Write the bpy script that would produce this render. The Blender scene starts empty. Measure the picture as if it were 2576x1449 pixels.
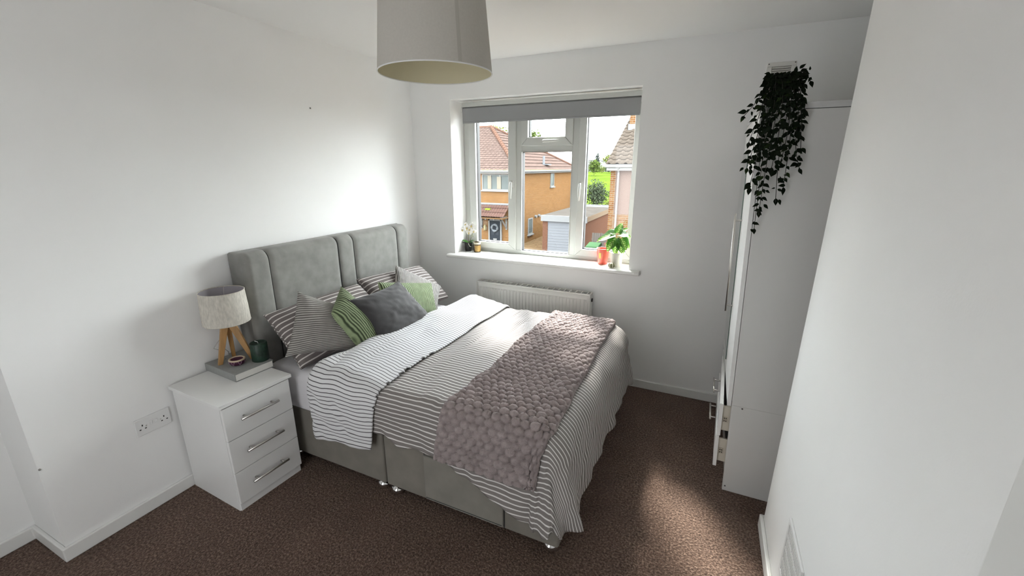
import bpy, math, random
import numpy as np
from mathutils import Vector, Matrix

# ------------------------------------------------------------------ camera, world, sun, exposure
scene = bpy.context.scene
COL = scene.collection
RND = random.Random(11)

cam_data = bpy.data.cameras.new('camera')
cam = bpy.data.objects.new('camera', cam_data)
COL.objects.link(cam)
cam.location = (2.3502, -3.0854, 1.6355)
cam.rotation_euler = (math.radians(90 - 15.916), 0, math.radians(24.801))
cam_data.sensor_fit = 'HORIZONTAL'
cam_data.sensor_width = 36.0
cam_data.lens = 36.0 * 1065.2 / 2576.0
cam_data.clip_start = 0.03
cam_data.clip_end = 600
scene.camera = cam

scene.view_settings.view_transform = 'Standard'
scene.view_settings.look = 'None'
scene.view_settings.gamma = 1.0
scene.view_settings.use_curve_mapping = False
scene.view_settings.exposure = 0.66
scene.cycles.use_denoising = True
scene.cycles.adaptive_threshold = 0.02
scene.cycles.max_bounces = 7
scene.cycles.diffuse_bounces = 5
scene.cycles.glossy_bounces = 3
scene.cycles.transparent_max_bounces = 16
scene.cycles.sample_clamp_indirect = 8.0
scene.cycles.caustics_reflective = False
scene.cycles.caustics_refractive = False

world = bpy.data.worlds.new('world')
scene.world = world
world.use_nodes = True
wn = world.node_tree
wn.nodes.clear()
w_out = wn.nodes.new('ShaderNodeOutputWorld')
w_bg = wn.nodes.new('ShaderNodeBackground')
w_tc = wn.nodes.new('ShaderNodeTexCoord')
w_map = wn.nodes.new('ShaderNodeMapping')
w_map.inputs['Scale'].default_value = (1.0, 1.0, 2.6)
w_no = wn.nodes.new('ShaderNodeTexNoise')
w_no.inputs['Scale'].default_value = 3.2
w_no.inputs['Detail'].default_value = 6
w_no.inputs['Roughness'].default_value = 0.6
w_rp = wn.nodes.new('ShaderNodeValToRGB')
w_rp.color_ramp.elements[0].position = 0.38
w_rp.color_ramp.elements[0].color = (0.86, 0.93, 1.0, 1)
w_rp.color_ramp.elements[1].position = 0.62
w_rp.color_ramp.elements[1].color = (1.0, 0.995, 0.97, 1)
wn.links.new(w_tc.outputs['Generated'], w_map.inputs['Vector'])
wn.links.new(w_map.outputs['Vector'], w_no.inputs['Vector'])
wn.links.new(w_no.outputs['Fac'], w_rp.inputs['Fac'])
wn.links.new(w_rp.outputs['Color'], w_bg.inputs['Color'])
w_bg.inputs['Strength'].default_value = 16.0
wn.links.new(w_bg.outputs['Background'], w_out.inputs['Surface'])

SUN_DIR = Vector((0.3525, -0.641, -0.682)).normalized()
sun_data = bpy.data.lights.new('hazy_sun', 'SUN')
sun_data.energy = 10.0
sun_data.angle = math.radians(6.0)
sun_data.color = (1.0, 0.95, 0.88)
sun = bpy.data.objects.new('hazy_sun', sun_data)
COL.objects.link(sun)
sun.rotation_euler = SUN_DIR.to_track_quat('-Z', 'Y').to_euler()
sun.location = (-5, 8, 10)

# added fill lamp in an added opening behind the camera, brightens the room
fill_data = bpy.data.lights.new('added_fill', 'AREA')
fill_data.shape = 'RECTANGLE'
fill_data.size = 0.80
fill_data.size_y = 1.95
fill_data.energy = 10.0
fill_data.color = (0.97, 0.985, 1.0)
fill_lamp = bpy.data.objects.new('added_fill', fill_data)
COL.objects.link(fill_lamp)
fill_lamp.location = (1.25, -3.80, 1.0)
fill_lamp.rotation_euler = (math.radians(90), 0, 0)

# ------------------------------------------------------------------ helpers
def lin(*c):
    """sRGB 0..255 to linear"""
    return tuple(((v / 255) / 12.92 if v / 255 <= 0.04045 else ((v / 255 + 0.055) / 1.055) ** 2.4) for v in c)

def link_obj(o, parent=None):
    COL.objects.link(o)
    if parent is not None:
        o.parent = parent
    return o

def tag(o, label=None, cat=None, group=None, kind=None):
    if label: o['label'] = label
    if cat: o['category'] = cat
    if group: o['group'] = group
    if kind: o['kind'] = kind
    return o

def empty(name, loc=(0, 0, 0), rz=0.0, parent=None):
    o = bpy.data.objects.new(name, None)
    o.location = loc
    o.rotation_euler = (0, 0, rz)
    o.empty_display_size = 0.1
    return link_obj(o, parent)

def auto_uv(me):
    uvl = me.uv_layers.new(name='UVMap')
    n = len(me.polygons)
    for p in me.polygons:
        nx, ny, nz = (abs(c) for c in p.normal)
        for li in p.loop_indices:
            co = me.vertices[me.loops[li].vertex_index].co
            if nx >= ny and nx >= nz: uv = (co.y, co.z)
            elif ny >= nz: uv = (co.x, co.z)
            else: uv = (co.x, co.y)
            uvl.data[li].uv = uv

def make_mesh(name, verts, faces, mat=None, smooth=False, uvs=None):
    me = bpy.data.meshes.new(name)
    me.from_pydata([tuple(map(float, v)) for v in verts], [], faces)
    me.update()
    if uvs is not None:
        uvl = me.uv_layers.new(name='UVMap')
        vi = np.empty(len(me.loops), dtype=np.int32)
        me.loops.foreach_get('vertex_index', vi)
        uvl.data.foreach_set('uv', np.asarray(uvs, dtype=np.float32)[vi].ravel())
    else:
        auto_uv(me)
    if mat is not None:
        me.materials.append(mat)
    if smooth:
        me.polygons.foreach_set('use_smooth', [True] * len(me.polygons))
    return me

def mesh_obj(name, verts, faces, mat=None, parent=None, smooth=False, uvs=None, loc=None):
    o = bpy.data.objects.new(name, make_mesh(name, verts, faces, mat, smooth, uvs))
    if loc is not None: o.location = loc
    return link_obj(o, parent)

def inst(name, me, parent=None, loc=(0, 0, 0), rot=(0, 0, 0), scale=(1, 1, 1)):
    o = bpy.data.objects.new(name, me)
    o.location = loc; o.rotation_euler = rot; o.scale = scale
    return link_obj(o, parent)

def bevel(o, w=0.003, seg=2, ang=35):
    m = o.modifiers.new('bevel', 'BEVEL')
    m.width = w; m.segments = seg; m.limit_method = 'ANGLE'; m.angle_limit = math.radians(ang)
    m.harden_normals = False
    return o

class MB:
    def __init__(self):
        self.v = []; self.f = []
    def add(self, verts, faces):
        b = len(self.v)
        self.v += [tuple(p) for p in verts]
        self.f += [tuple(i + b for i in f) for f in faces]
        return self
    def box(self, x0, x1, y0, y1, z0, z1):
        v = [(x0, y0, z0), (x1, y0, z0), (x1, y1, z0), (x0, y1, z0), (x0, y0, z1), (x1, y0, z1), (x1, y1, z1), (x0, y1, z1)]
        return self.add(v, [(0, 3, 2, 1), (4, 5, 6, 7), (0, 1, 5, 4), (1, 2, 6, 5), (2, 3, 7, 6), (3, 0, 4, 7)])
    def prism(self, poly, axis, t0, t1):
        """poly: 2-D points ccw in the plane normal to axis, extruded from t0 to t1"""
        n = len(poly); vs = []
        for t in (t0, t1):
            for a, b in poly:
                vs.append({'x': (t, a, b), 'y': (a, t, b), 'z': (a, b, t)}[axis])
        fs = [tuple(range(n - 1, -1, -1)), tuple(range(n, 2 * n))]
        for i in range(n):
            j = (i + 1) % n
            fs.append((i, j, n + j, n + i))
        return self.add(vs, fs)
    def tube(self, path, r, n=8, cap=True):
        path = [Vector(p) for p in path]
        m = len(path)
        rs = r if isinstance(r, (list, tuple)) else [r] * m
        up = Vector((0, 0, 1)); vs = []; fs = []
        t0 = (path[1] - path[0]).normalized()
        if abs(t0.dot(up)) > 0.95: up = Vector((1, 0, 0))
        side = t0.cross(up).normalized()
        for i, p in enumerate(path):
            t = (path[min(i + 1, m - 1)] - path[max(i - 1, 0)]).normalized()
            side = (side - t * side.dot(t)).normalized()
            b = t.cross(side)
            for k in range(n):
                a = 2 * math.pi * k / n
                vs.append(p + (side * math.cos(a) + b * math.sin(a)) * rs[i])
        for i in range(m - 1):
            for k in range(n):
                k2 = (k + 1) % n
                fs.append((i * n + k, i * n + k2, (i + 1) * n + k2, (i + 1) * n + k))
        if cap:
            fs.append(tuple(range(n - 1, -1, -1)))
            fs.append(tuple((m - 1) * n + k for k in range(n)))
        return self.add(vs, fs)
    def lathe(self, prof, c=(0, 0, 0), n=32, cap0=True, cap1=True):
        vs = []; fs = []; m = len(prof)
        for r, z in prof:
            for k in range(n):
                a = 2 * math.pi * k / n
                vs.append((c[0] + r * math.cos(a), c[1] + r * math.sin(a), c[2] + z))
        for i in range(m - 1):
            for k in range(n):
                k2 = (k + 1) % n
                fs.append((i * n + k, i * n + k2, (i + 1) * n + k2, (i + 1) * n + k))
        if cap0: fs.append(tuple(range(n - 1, -1, -1)))
        if cap1: fs.append(tuple((m - 1) * n + k for k in range(n)))
        return self.add(vs, fs)
    def build(self, name, mat, parent=None, smooth=False, loc=None):
        return mesh_obj(name, self.v, self.f, mat, parent, smooth, None, loc)
    def mesh(self, name, mat, smooth=False):
        return make_mesh(name, self.v, self.f, mat, smooth)

def box_obj(name, x0, x1, y0, y1, z0, z1, mat, parent=None, bev=0.0):
    o = MB().box(x0, x1, y0, y1, z0, z1).build(name, mat, parent)
    if bev: bevel(o, bev)
    return o

def smooth_angle(o, deg=40):
    me = o.data
    me.polygons.foreach_set('use_smooth', [True] * len(me.polygons))
    try:
        me.set_sharp_from_angle(angle=math.radians(deg))
    except Exception:
        pass
    return o

# value noise
class VNoise:
    def __init__(self, seed):
        r = np.random.RandomState(seed)
        self.t = r.rand(256, 256) * 2 - 1
    def __call__(self, x, y):
        x = np.asarray(x, float); y = np.asarray(y, float)
        xi = np.floor(x).astype(int); yi = np.floor(y).astype(int)
        fx = x - xi; fy = y - yi
        fx = fx * fx * fx * (fx * (fx * 6 - 15) + 10); fy = fy * fy * fy * (fy * (fy * 6 - 15) + 10)
        g = lambda i, j: self.t[i % 256, j % 256]
        return (g(xi, yi) * (1 - fx) + g(xi + 1, yi) * fx) * (1 - fy) + (g(xi, yi + 1) * (1 - fx) + g(xi + 1, yi + 1) * fx) * fy
N1, N2, N3 = VNoise(1), VNoise(2), VNoise(3)

# ------------------------------------------------------------------ materials
MATS = {}
def base_mat(name):
    m = bpy.data.materials.new(name)
    m.use_nodes = True
    nt = m.node_tree
    p = nt.nodes['Principled BSDF']
    MATS[name] = m
    return m, nt, p

def M(name, col, rough=0.6, metal=0.0, var=0.0, vscale=8.0, bump=0.0, bscale=60.0, bdist=0.002, sheen=0.0, spec=None, coords='Object', detail=4, stretch=None, trans=0.0, coat=0.0):
    if name in MATS: return MATS[name]
    m, nt, p = base_mat(name)
    p.inputs['Base Color'].default_value = (*col, 1)
    p.inputs['Roughness'].default_value = rough
    p.inputs['Metallic'].default_value = metal
    if spec is not None: p.inputs['Specular IOR Level'].default_value = spec
    if sheen: p.inputs['Sheen Weight'].default_value = sheen; p.inputs['Sheen Roughness'].default_value = 0.5
    if trans: p.inputs['Transmission Weight'].default_value = trans
    if coat: p.inputs['Coat Weight'].default_value = coat
    tc = nt.nodes.new('ShaderNodeTexCoord')
    vec = tc.outputs[coords]
    if stretch:
        mp = nt.nodes.new('ShaderNodeMapping'); mp.inputs['Scale'].default_value = stretch
        nt.links.new(vec, mp.inputs['Vector']); vec = mp.outputs['Vector']
    if var:
        n = nt.nodes.new('ShaderNodeTexNoise'); n.inputs['Scale'].default_value = vscale; n.inputs['Detail'].default_value = detail
        nt.links.new(vec, n.inputs['Vector'])
        r = nt.nodes.new('ShaderNodeValToRGB')
        r.color_ramp.elements[0].position = 0.3; r.color_ramp.elements[1].position = 0.7
        r.color_ramp.elements[0].color = (*[c * (1 - var) for c in col], 1)
        r.color_ramp.elements[1].color = (*[min(1, c * (1 + var)) for c in col], 1)
        nt.links.new(n.outputs['Fac'], r.inputs['Fac']); nt.links.new(r.outputs['Color'], p.inputs['Base Color'])
    if bump:
        n = nt.nodes.new('ShaderNodeTexNoise'); n.inputs['Scale'].default_value = bscale; n.inputs['Detail'].default_value = 3
        nt.links.new(vec, n.inputs['Vector'])
        b = nt.nodes.new('ShaderNodeBump'); b.inputs['Strength'].default_value = bump; b.inputs['Distance'].default_value = bdist
        nt.links.new(n.outputs['Fac'], b.inputs['Height']); nt.links.new(b.outputs['Normal'], p.inputs['Normal'])
    return m

def math_node(nt, op, a, b=None, c=None):
    n = nt.nodes.new('ShaderNodeMath'); n.operation = op
    for i, v in enumerate((a, b, c)):
        if v is None: continue
        if isinstance(v, (int, float)): n.inputs[i].default_value = v
        else: nt.links.new(v, n.inputs[i])
    return n.outputs[0]

def stripe_mat(name, base, line, period, width, axis=1, var=0.05, weave=0.25, wob=0.0):
    """thin woven stripes across one UV axis (UV in metres)"""
    m, nt, p = base_mat(name)
    uv = nt.nodes.new('ShaderNodeUVMap'); uv.uv_map = 'UVMap'
    sp = nt.nodes.new('ShaderNodeSeparateXYZ'); nt.links.new(uv.outputs['UV'], sp.inputs[0])
    v = sp.outputs[axis]
    if wob:
        nz = nt.nodes.new('ShaderNodeTexNoise'); nz.inputs['Scale'].default_value = 9; nt.links.new(uv.outputs['UV'], nz.inputs['Vector'])
        v = math_node(nt, 'ADD', v, math_node(nt, 'MULTIPLY', math_node(nt, 'SUBTRACT', nz.outputs['Fac'], 0.5), wob))
    fr = math_node(nt, 'FRACT', math_node(nt, 'DIVIDE', v, period))
    d = math_node(nt, 'ABSOLUTE', math_node(nt, 'SUBTRACT', fr, 0.5))
    mr = nt.nodes.new('ShaderNodeMapRange'); mr.inputs['From Min'].default_value = width / 2 + 0.03; mr.inputs['From Max'].default_value = width / 2 - 0.03
    nt.links.new(d, mr.inputs['Value'])
    mix = nt.nodes.new('ShaderNodeMix'); mix.data_type = 'RGBA'
    mix.inputs['A'].default_value = (*base, 1); mix.inputs['B'].default_value = (*line, 1)
    nt.links.new(mr.outputs['Result'], mix.inputs['Factor'])
    nz = nt.nodes.new('ShaderNodeTexNoise'); nz.inputs['Scale'].default_value = 260; nt.links.new(uv.outputs['UV'], nz.inputs['Vector'])
    hs = nt.nodes.new('ShaderNodeHueSaturation')
    nt.links.new(math_node(nt, 'MULTIPLY_ADD', nz.outputs['Fac'], 4 * var, 1 - 2 * var), hs.inputs['Value'])
    nt.links.new(mix.outputs['Result'], hs.inputs['Color'])
    nt.links.new(hs.outputs['Color'], p.inputs['Base Color'])
    p.inputs['Roughness'].default_value = 0.85
    p.inputs['Specular IOR Level'].default_value = 0.2
    n2 = nt.nodes.new('ShaderNodeTexNoise'); n2.inputs['Scale'].default_value = 38; n2.inputs['Detail'].default_value = 3; nt.links.new(uv.outputs['UV'], n2.inputs['Vector'])
    b = nt.nodes.new('ShaderNodeBump'); b.inputs['Strength'].default_value = weave; b.inputs['Distance'].default_value = 0.004
    nt.links.new(n2.outputs['Fac'], b.inputs['Height']); nt.links.new(b.outputs['Normal'], p.inputs['Normal'])
    return m

def cord_mat(name, dark, light, period, axis=0, sharp=1.0):
    """corduroy ribs across one UV axis"""
    m, nt, p = base_mat(name)
    uv = nt.nodes.new('ShaderNodeUVMap'); uv.uv_map = 'UVMap'
    sp = nt.nodes.new('ShaderNodeSeparateXYZ'); nt.links.new(uv.outputs['UV'], sp.inputs[0])
    s = math_node(nt, 'SINE', math_node(nt, 'MULTIPLY', sp.outputs[axis], 2 * math.pi / period))
    h = math_node(nt, 'MULTIPLY_ADD', s, 0.5, 0.5)
    mr = nt.nodes.new('ShaderNodeMapRange'); mr.inputs['From Min'].default_value = 0.5 - 0.5 / sharp * 0.7; mr.inputs['From Max'].default_value = 0.5 + 0.5 / sharp * 0.7
    nt.links.new(h, mr.inputs['Value'])
    mix = nt.nodes.new('ShaderNodeMix'); mix.data_type = 'RGBA'
    mix.inputs['A'].default_value = (*dark, 1); mix.inputs['B'].default_value = (*light, 1)
    nt.links.new(mr.outputs['Result'], mix.inputs['Factor'])
    nz = nt.nodes.new('ShaderNodeTexNoise'); nz.inputs['Scale'].default_value = 25; nt.links.new(uv.outputs['UV'], nz.inputs['Vector'])
    hs = nt.nodes.new('ShaderNodeHueSaturation')
    nt.links.new(math_node(nt, 'MULTIPLY_ADD', nz.outputs['Fac'], 0.5, 0.75), hs.inputs['Value'])
    nt.links.new(mix.outputs['Result'], hs.inputs['Color']); nt.links.new(hs.outputs['Color'], p.inputs['Base Color'])
    p.inputs['Roughness'].default_value = 0.9; p.inputs['Sheen Weight'].default_value = 0.05
    b = nt.nodes.new('ShaderNodeBump'); b.inputs['Strength'].default_value = 0.6; b.inputs['Distance'].default_value = 0.003
    nt.links.new(h, b.inputs['Height']); nt.links.new(b.outputs['Normal'], p.inputs['Normal'])
    return m

def brick_mat(name, c1, c2, mortar, bw=0.225, bh=0.075, msize=0.01):
    m, nt, p = base_mat(name)
    uv = nt.nodes.new('ShaderNodeUVMap'); uv.uv_map = 'UVMap'
    b = nt.nodes.new('ShaderNodeTexBrick')
    b.inputs['Color1'].default_value = (*c1, 1); b.inputs['Color2'].default_value = (*c2, 1); b.inputs['Mortar'].default_value = (*mortar, 1)
    b.inputs['Scale'].default_value = 1.0
    b.inputs['Brick Width'].default_value = bw; b.inputs['Row Height'].default_value = bh; b.inputs['Mortar Size'].default_value = msize
    nt.links.new(uv.outputs['UV'], b.inputs['Vector'])
    n = nt.nodes.new('ShaderNodeTexNoise'); n.inputs['Scale'].default_value = 3; n.inputs['Detail'].default_value = 6; nt.links.new(uv.outputs['UV'], n.inputs['Vector'])
    hs = nt.nodes.new('ShaderNodeHueSaturation'); nt.links.new(math_node(nt, 'MULTIPLY_ADD', n.outputs['Fac'], 0.5, 0.75), hs.inputs['Value'])
    nt.links.new(b.outputs['Color'], hs.inputs['Color']); nt.links.new(hs.outputs['Color'], p.inputs['Base Color'])
    p.inputs['Roughness'].default_value = 0.9; p.inputs['Specular IOR Level'].default_value = 0.0
    bp = nt.nodes.new('ShaderNodeBump'); bp.inputs['Strength'].default_value = 0.4; bp.inputs['Distance'].default_value = 0.01; bp.invert = True
    nt.links.new(b.outputs['Fac'], bp.inputs['Height']); nt.links.new(bp.outputs['Normal'], p.inputs['Normal'])
    return m

def glass_mat(name, tint=(0.97, 0.985, 0.98), ior=1.45):
    m = bpy.data.materials.new(name); m.use_nodes = True; nt = m.node_tree; nt.nodes.clear()
    o = nt.nodes.new('ShaderNodeOutputMaterial'); t = nt.nodes.new('ShaderNodeBsdfTransparent'); g = nt.nodes.new('ShaderNodeBsdfGlossy')
    lw = nt.nodes.new('ShaderNodeLayerWeight'); lw.inputs['Blend'].default_value = 0.5
    fz = math_node(nt, 'MULTIPLY_ADD', math_node(nt, 'POWER', lw.outputs['Facing'], 5.0), 0.55, 0.03)
    mx = nt.nodes.new('ShaderNodeMixShader'); t.inputs['Color'].default_value = (*tint, 1); g.inputs['Roughness'].default_value = 0.02
    nt.links.new(fz, mx.inputs['Fac']); nt.links.new(t.outputs[0], mx.inputs[1]); nt.links.new(g.outputs[0], mx.inputs[2]); nt.links.new(mx.outputs[0], o.inputs['Surface'])
    MATS[name] = m
    return m

# paints
WALL = M('wall_paint', (0.90, 0.90, 0.89), 0.75, bump=0.12, bscale=180, bdist=0.0015, var=0.012, vscale=2.0, spec=0.25)
CEIL = M('ceiling_paint', (0.90, 0.90, 0.89), 0.85, bump=0.1, bscale=120, bdist=0.0015, spec=0.2)
TRIM = M('gloss_trim_paint', (0.80, 0.80, 0.78), 0.35, bump=0.05, bscale=60, bdist=0.001)
UPVC = M('white_upvc', (0.56, 0.57, 0.54), 0.35, var=0.02, vscale=5)
SILLP = M('sill_gloss_paint', (0.84, 0.84, 0.82), 0.28, bump=0.05, bscale=40, bdist=0.001)
BLACKR = M('black_rubber', (0.012, 0.012, 0.013), 0.6)
RADW = M('radiator_enamel', (0.74, 0.735, 0.70), 0.35)
MELA = M('white_melamine', (0.80, 0.80, 0.79), 0.32, bump=0.03, bscale=300, bdist=0.0005, var=0.01, vscale=3)
MELB = M('wardrobe_melamine', (0.70, 0.695, 0.68), 0.4, bump=0.03, bscale=300, bdist=0.0005, var=0.015, vscale=3)
DARKGAP = M('painted_gap_shade', (0.02, 0.02, 0.02), 0.8)  # near black colour stands in for shade inside gaps and slots
STEEL = M('brushed_steel', (0.62, 0.60, 0.57), 0.28, metal=1.0)
CHROME = M('chrome', (0.85, 0.85, 0.86), 0.06, metal=1.0)
VELV = M('grey_velvet', (0.225, 0.222, 0.208), 0.8, var=0.14, vscale=14, bump=0.25, bscale=45, bdist=0.002, sheen=0.15, detail=6)
VELB = M('divan_velvet', (0.205, 0.190, 0.163), 0.85, var=0.12, vscale=10, bump=0.2, bscale=60, bdist=0.002, sheen=0.12, detail=6)
SEAMD = M('seam_thread', (0.05, 0.05, 0.048), 0.9)
SHEET = M('white_sheet', (0.74, 0.73, 0.75), 0.85, bump=0.3, bscale=12, bdist=0.012, spec=0.15)
CHAR = M('charcoal_velvet', (0.042, 0.041, 0.043), 0.8, var=0.3, vscale=7, sheen=0.18, detail=5, bump=0.15, bscale=30, bdist=0.004)
LINEN = M('linen_shade', (0.56, 0.53, 0.47), 0.9, var=0.16, vscale=120, bump=0.3, bscale=220, bdist=0.001, stretch=(1, 1, 0.35), detail=6)
LILAC = M('shade_lining', (0.42, 0.40, 0.43), 0.8)
OAK = M('lamp_oak', (0.42, 0.235, 0.085), 0.5, var=0.22, vscale=40, stretch=(1, 1, 0.15), bump=0.15, bscale=80, bdist=0.001)
PEND = M('pendant_fabric', (0.50, 0.475, 0.43), 0.85, var=0.03, vscale=150, bump=0.15, bscale=350, bdist=0.0006)
PENDI = M('pendant_lining', (0.62, 0.57, 0.40), 0.7)
WHITEP = M('white_plastic', (0.80, 0.80, 0.79), 0.4)
BOOKC = M('book_cloth', (0.30, 0.31, 0.30), 0.85, bump=0.3, bscale=500, bdist=0.0006, var=0.06, vscale=60)
PAGES = M('book_pages', (0.80, 0.79, 0.75), 0.9, var=0.06, vscale=300, stretch=(0.02, 0.02, 3))
CANDG = M('green_wax', (0.012, 0.035, 0.022), 0.45, var=0.5, vscale=30, bump=0.3, bscale=40, bdist=0.003)
PURP = M('purple_paper', (0.06, 0.01, 0.035), 0.6, var=0.2, vscale=40)
CREAM = M('cream_rope', (0.52, 0.42, 0.31), 0.85, bump=0.4, bscale=200, bdist=0.001)
BLACKP = M('black_plastic_pot', (0.006, 0.006, 0.006), 0.45)
LEAFD = M('backlit_dark_leaf', (0.004, 0.009, 0.003), 0.7, var=0.4, vscale=25, spec=0.12)  # near black, the backlit shade is put into the leaf colour
STEMD = M('dark_stem', (0.012, 0.014, 0.008), 0.7)
BLINDF = M('blind_fabric', (0.30, 0.305, 0.31), 0.9, bump=0.15, bscale=400, bdist=0.0005)

def carpet_mat():
    m, nt, p = base_mat('brown_carpet')
    tc = nt.nodes.new('ShaderNodeTexCoord')
    n1 = nt.nodes.new('ShaderNodeTexNoise'); n1.inputs['Scale'].default_value = 105; n1.inputs['Detail'].default_value = 5; n1.inputs['Roughness'].default_value = 0.7
    n2 = nt.nodes.new('ShaderNodeTexNoise'); n2.inputs['Scale'].default_value = 5; n2.inputs['Detail'].default_value = 3
    n3 = nt.nodes.new('ShaderNodeTexVoronoi'); n3.inputs['Scale'].default_value = 130
    for n in (n1, n2, n3): nt.links.new(tc.outputs['Object'], n.inputs['Vector'])
    r = nt.nodes.new('ShaderNodeValToRGB')
    e = r.color_ramp.elements
    e[0].position = 0.36; e[0].color = (0.046, 0.028, 0.020, 1)
    e[1].position = 0.66; e[1].color = (0.28, 0.195, 0.148, 1)
    x = r.color_ramp.elements.new(0.5); x.color = (0.122, 0.076, 0.056, 1)
    nt.links.new(n1.outputs['Fac'], r.inputs['Fac'])
    hs = nt.nodes.new('ShaderNodeHueSaturation')
    nt.links.new(math_node(nt, 'MULTIPLY_ADD', n2.outputs['Fac'], 0.5, 0.75), hs.inputs['Value'])
    nt.links.new(r.outputs['Color'], hs.inputs['Color']); nt.links.new(hs.outputs['Color'], p.inputs['Base Color'])
    p.inputs['Roughness'].default_value = 0.95; p.inputs['Specular IOR Level'].default_value = 0.1; p.inputs['Sheen Weight'].default_value = 0.1
    ad = math_node(nt, 'ADD', n1.outputs['Fac'], math_node(nt, 'MULTIPLY', n3.outputs['Distance'], -0.6))
    b = nt.nodes.new('ShaderNodeBump'); b.inputs['Strength'].default_value = 0.9; b.inputs['Distance'].default_value = 0.008
    nt.links.new(ad, b.inputs['Height']); nt.links.new(b.outputs['Normal'], p.inputs['Normal'])
    return m
CARPET = carpet_mat()
GLASS = glass_mat('window_glass')

# ------------------------------------------------------------------ room shell
XR, YC, H = 2.743, -1.13, 2.40          # right wall plane, its outer corner, ceiling height
XA = 3.20                                # back of the alcove
YF = -3.75                               # wall behind the camera
YE = -2.578                              # left chimney corner
XL = -0.29                               # recessed part of the left wall
WX0, WX1, WZ0, WZ1 = 0.381, 1.861, 0.917, 2.149
T = 0.30

def struct(o, label=None):
    o['kind'] = 'structure'
    if label: o['label'] = label
    return o

struct(MB().box(XL - 0.1, XA + 0.2, YF - 0.1, T, -0.12, 0).build('floor', CARPET), 'brown speckled wall to wall carpet')
struct(MB().box(XL - 0.1, XA + 0.2, YF - 0.1, T, H, H + 0.12).build('ceiling', CEIL), 'plain white painted ceiling')
wl = MB().prism([(XL - 0.15, YF), (XL, YF), (XL, YE), (0, YE), (0, 0.001), (XL - 0.15, 0.001)], 'z', 0, H)
struct(wl.build('wall_left', WALL), 'white wall behind the headboard with a step near the camera')
wb = MB()
wb.box(XL - 0.1, WX0, 0, T, 0, H); wb.box(WX1, XA + 0.2, 0, T, 0, H)
wb.box(WX0, WX1, 0, T, 0, WZ0 - 0.03); wb.box(WX0, WX1, 0, T, WZ1, H)
struct(wb.build('wall_back', WALL), 'white wall around the window')
# right wall: outer corner leans a little, door opening near the camera
def lean(z): return YC - 0.036 * z
DO0, DO1, DOH = -3.30, -2.50, 1.99
wr = MB()
vv = [(XR, lean(0), 0), (XR, lean(H), H), (XR, DO1, H), (XR, DO1, 0), (XA, lean(0), 0), (XA, lean(H), H), (XA, DO1, H), (XA, DO1, 0)]
wr.add(vv, [(0, 1, 2, 3), (4, 7, 6, 5), (0, 4, 5, 1), (2, 6, 7, 3)])
wr.box(XR, XA, DO0, DO1, DOH, H); wr.box(XR, XA, YF, DO0, 0, H)
o = struct(wr.build('wall_right', WALL), 'white wall along the right with an outer corner'); bevel(o, 0.006, 2)
struct(MB().box(XA, XA + 0.15, -1.4, 0.01, 0, H).build('wall_alcove', WALL), 'white wall behind the wardrobe')
wf = MB().box(XL - 0.1, 0.85, YF - 0.12, YF, 0, H); wf.box(1.65, XA, YF - 0.12, YF, 0, H); wf.box(0.85, 1.65, YF - 0.12, YF, 1.98, H)  # opening added so the fill lamp can shine in
struct(wf.build('wall_front', WALL), 'white wall behind the camera with an opening added for the fill lamp')
ld = MB().box(0.2, 2.4, -5.0, -4.9, 0, H); ld.box(0.2, 0.3, -4.9, YF - 0.12, 0, H); ld.box(2.3, 2.4, -4.9, YF - 0.12, 0, H); ld.box(0.2, 2.4, -5.0, YF - 0.1, H, H + 0.1); ld.box(0.2, 2.4, -5.0, YF - 0.1, -0.12, 0)  # added box round the fill lamp, keeps open sky light out
struct(ld.build('wall_fill_box', WALL), 'white box added behind the opening to shut out the sky')

# small nails left in the wall
wln = bpy.data.objects['wall_left']
for (p, r) in (((0.0, -1.018, 1.992), 0.0045), ((0.0, -2.573, 0.455), 0.004)):
    MB().lathe([(r, 0), (r, 0.004), (r * 0.5, 0.007)], (0, 0, 0), 10).build('nail', M('nail_grey', (0.25, 0.24, 0.22), 0.6), wln, True, p).rotation_euler = (0, math.pi / 2, 0)

# skirting boards
SK = 0.066
def skirt(name, pts, label):
    """pts: list of (x0,x1,y0,y1) boxes"""
    m = MB()
    for b in pts: m.box(b[0], b[1], b[2], b[3], 0, SK)
    o = m.build(name, TRIM); bevel(o, 0.005, 3); return struct(o, label)
c_ = 0.016
o = MB().prism([(XL, YF), (XL + c_, YF), (XL + c_, YE - c_), (c_, YE - c_), (c_, -0.001), (0, -0.001), (0, YE), (XL, YE)], 'z', 0, SK).build('baseboard_left', TRIM); bevel(o, 0.005, 3)
struct(o, 'white skirting board under the headboard wall')
skirt('baseboard_back', [(0.016, XA, -0.016, 0)], 'white skirting board under the window wall')
skirt('baseboard_right', [(XR - 0.016, XR, DO1, lean(0) + 0.012), (XR - 0.016, XA, lean(0), lean(0) + 0.014)], 'white skirting board along the right wall')

# door frame beside the camera
d1 = empty('door_1', (XR, -2.47, 0)); d1['kind'] = 'structure'; d1['label'] = 'white door frame at the right edge'
mB = MB().box(XR - 0.018, XR + 0.002, DO1, -2.432, 0, DOH + 0.06); mB.box(XR - 0.018, XR + 0.002, DO0 - 0.07, DO0, 0, DOH + 0.06); mB.box(XR - 0.018, XR + 0.002, DO0, DO1, DOH, DOH + 0.06)
o = mB.build('architrave', TRIM); o.parent = d1; o.matrix_parent_inverse = Matrix.Translation((-XR, 2.47, 0)); bevel(o, 0.006, 3)
o = MB().box(XR + 0.02, XR + 0.06, DO0, DO1, 0, DOH).build('door_leaf', TRIM); o.parent = d1; o.matrix_parent_inverse = Matrix.Translation((-XR, 2.47, 0))

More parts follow.
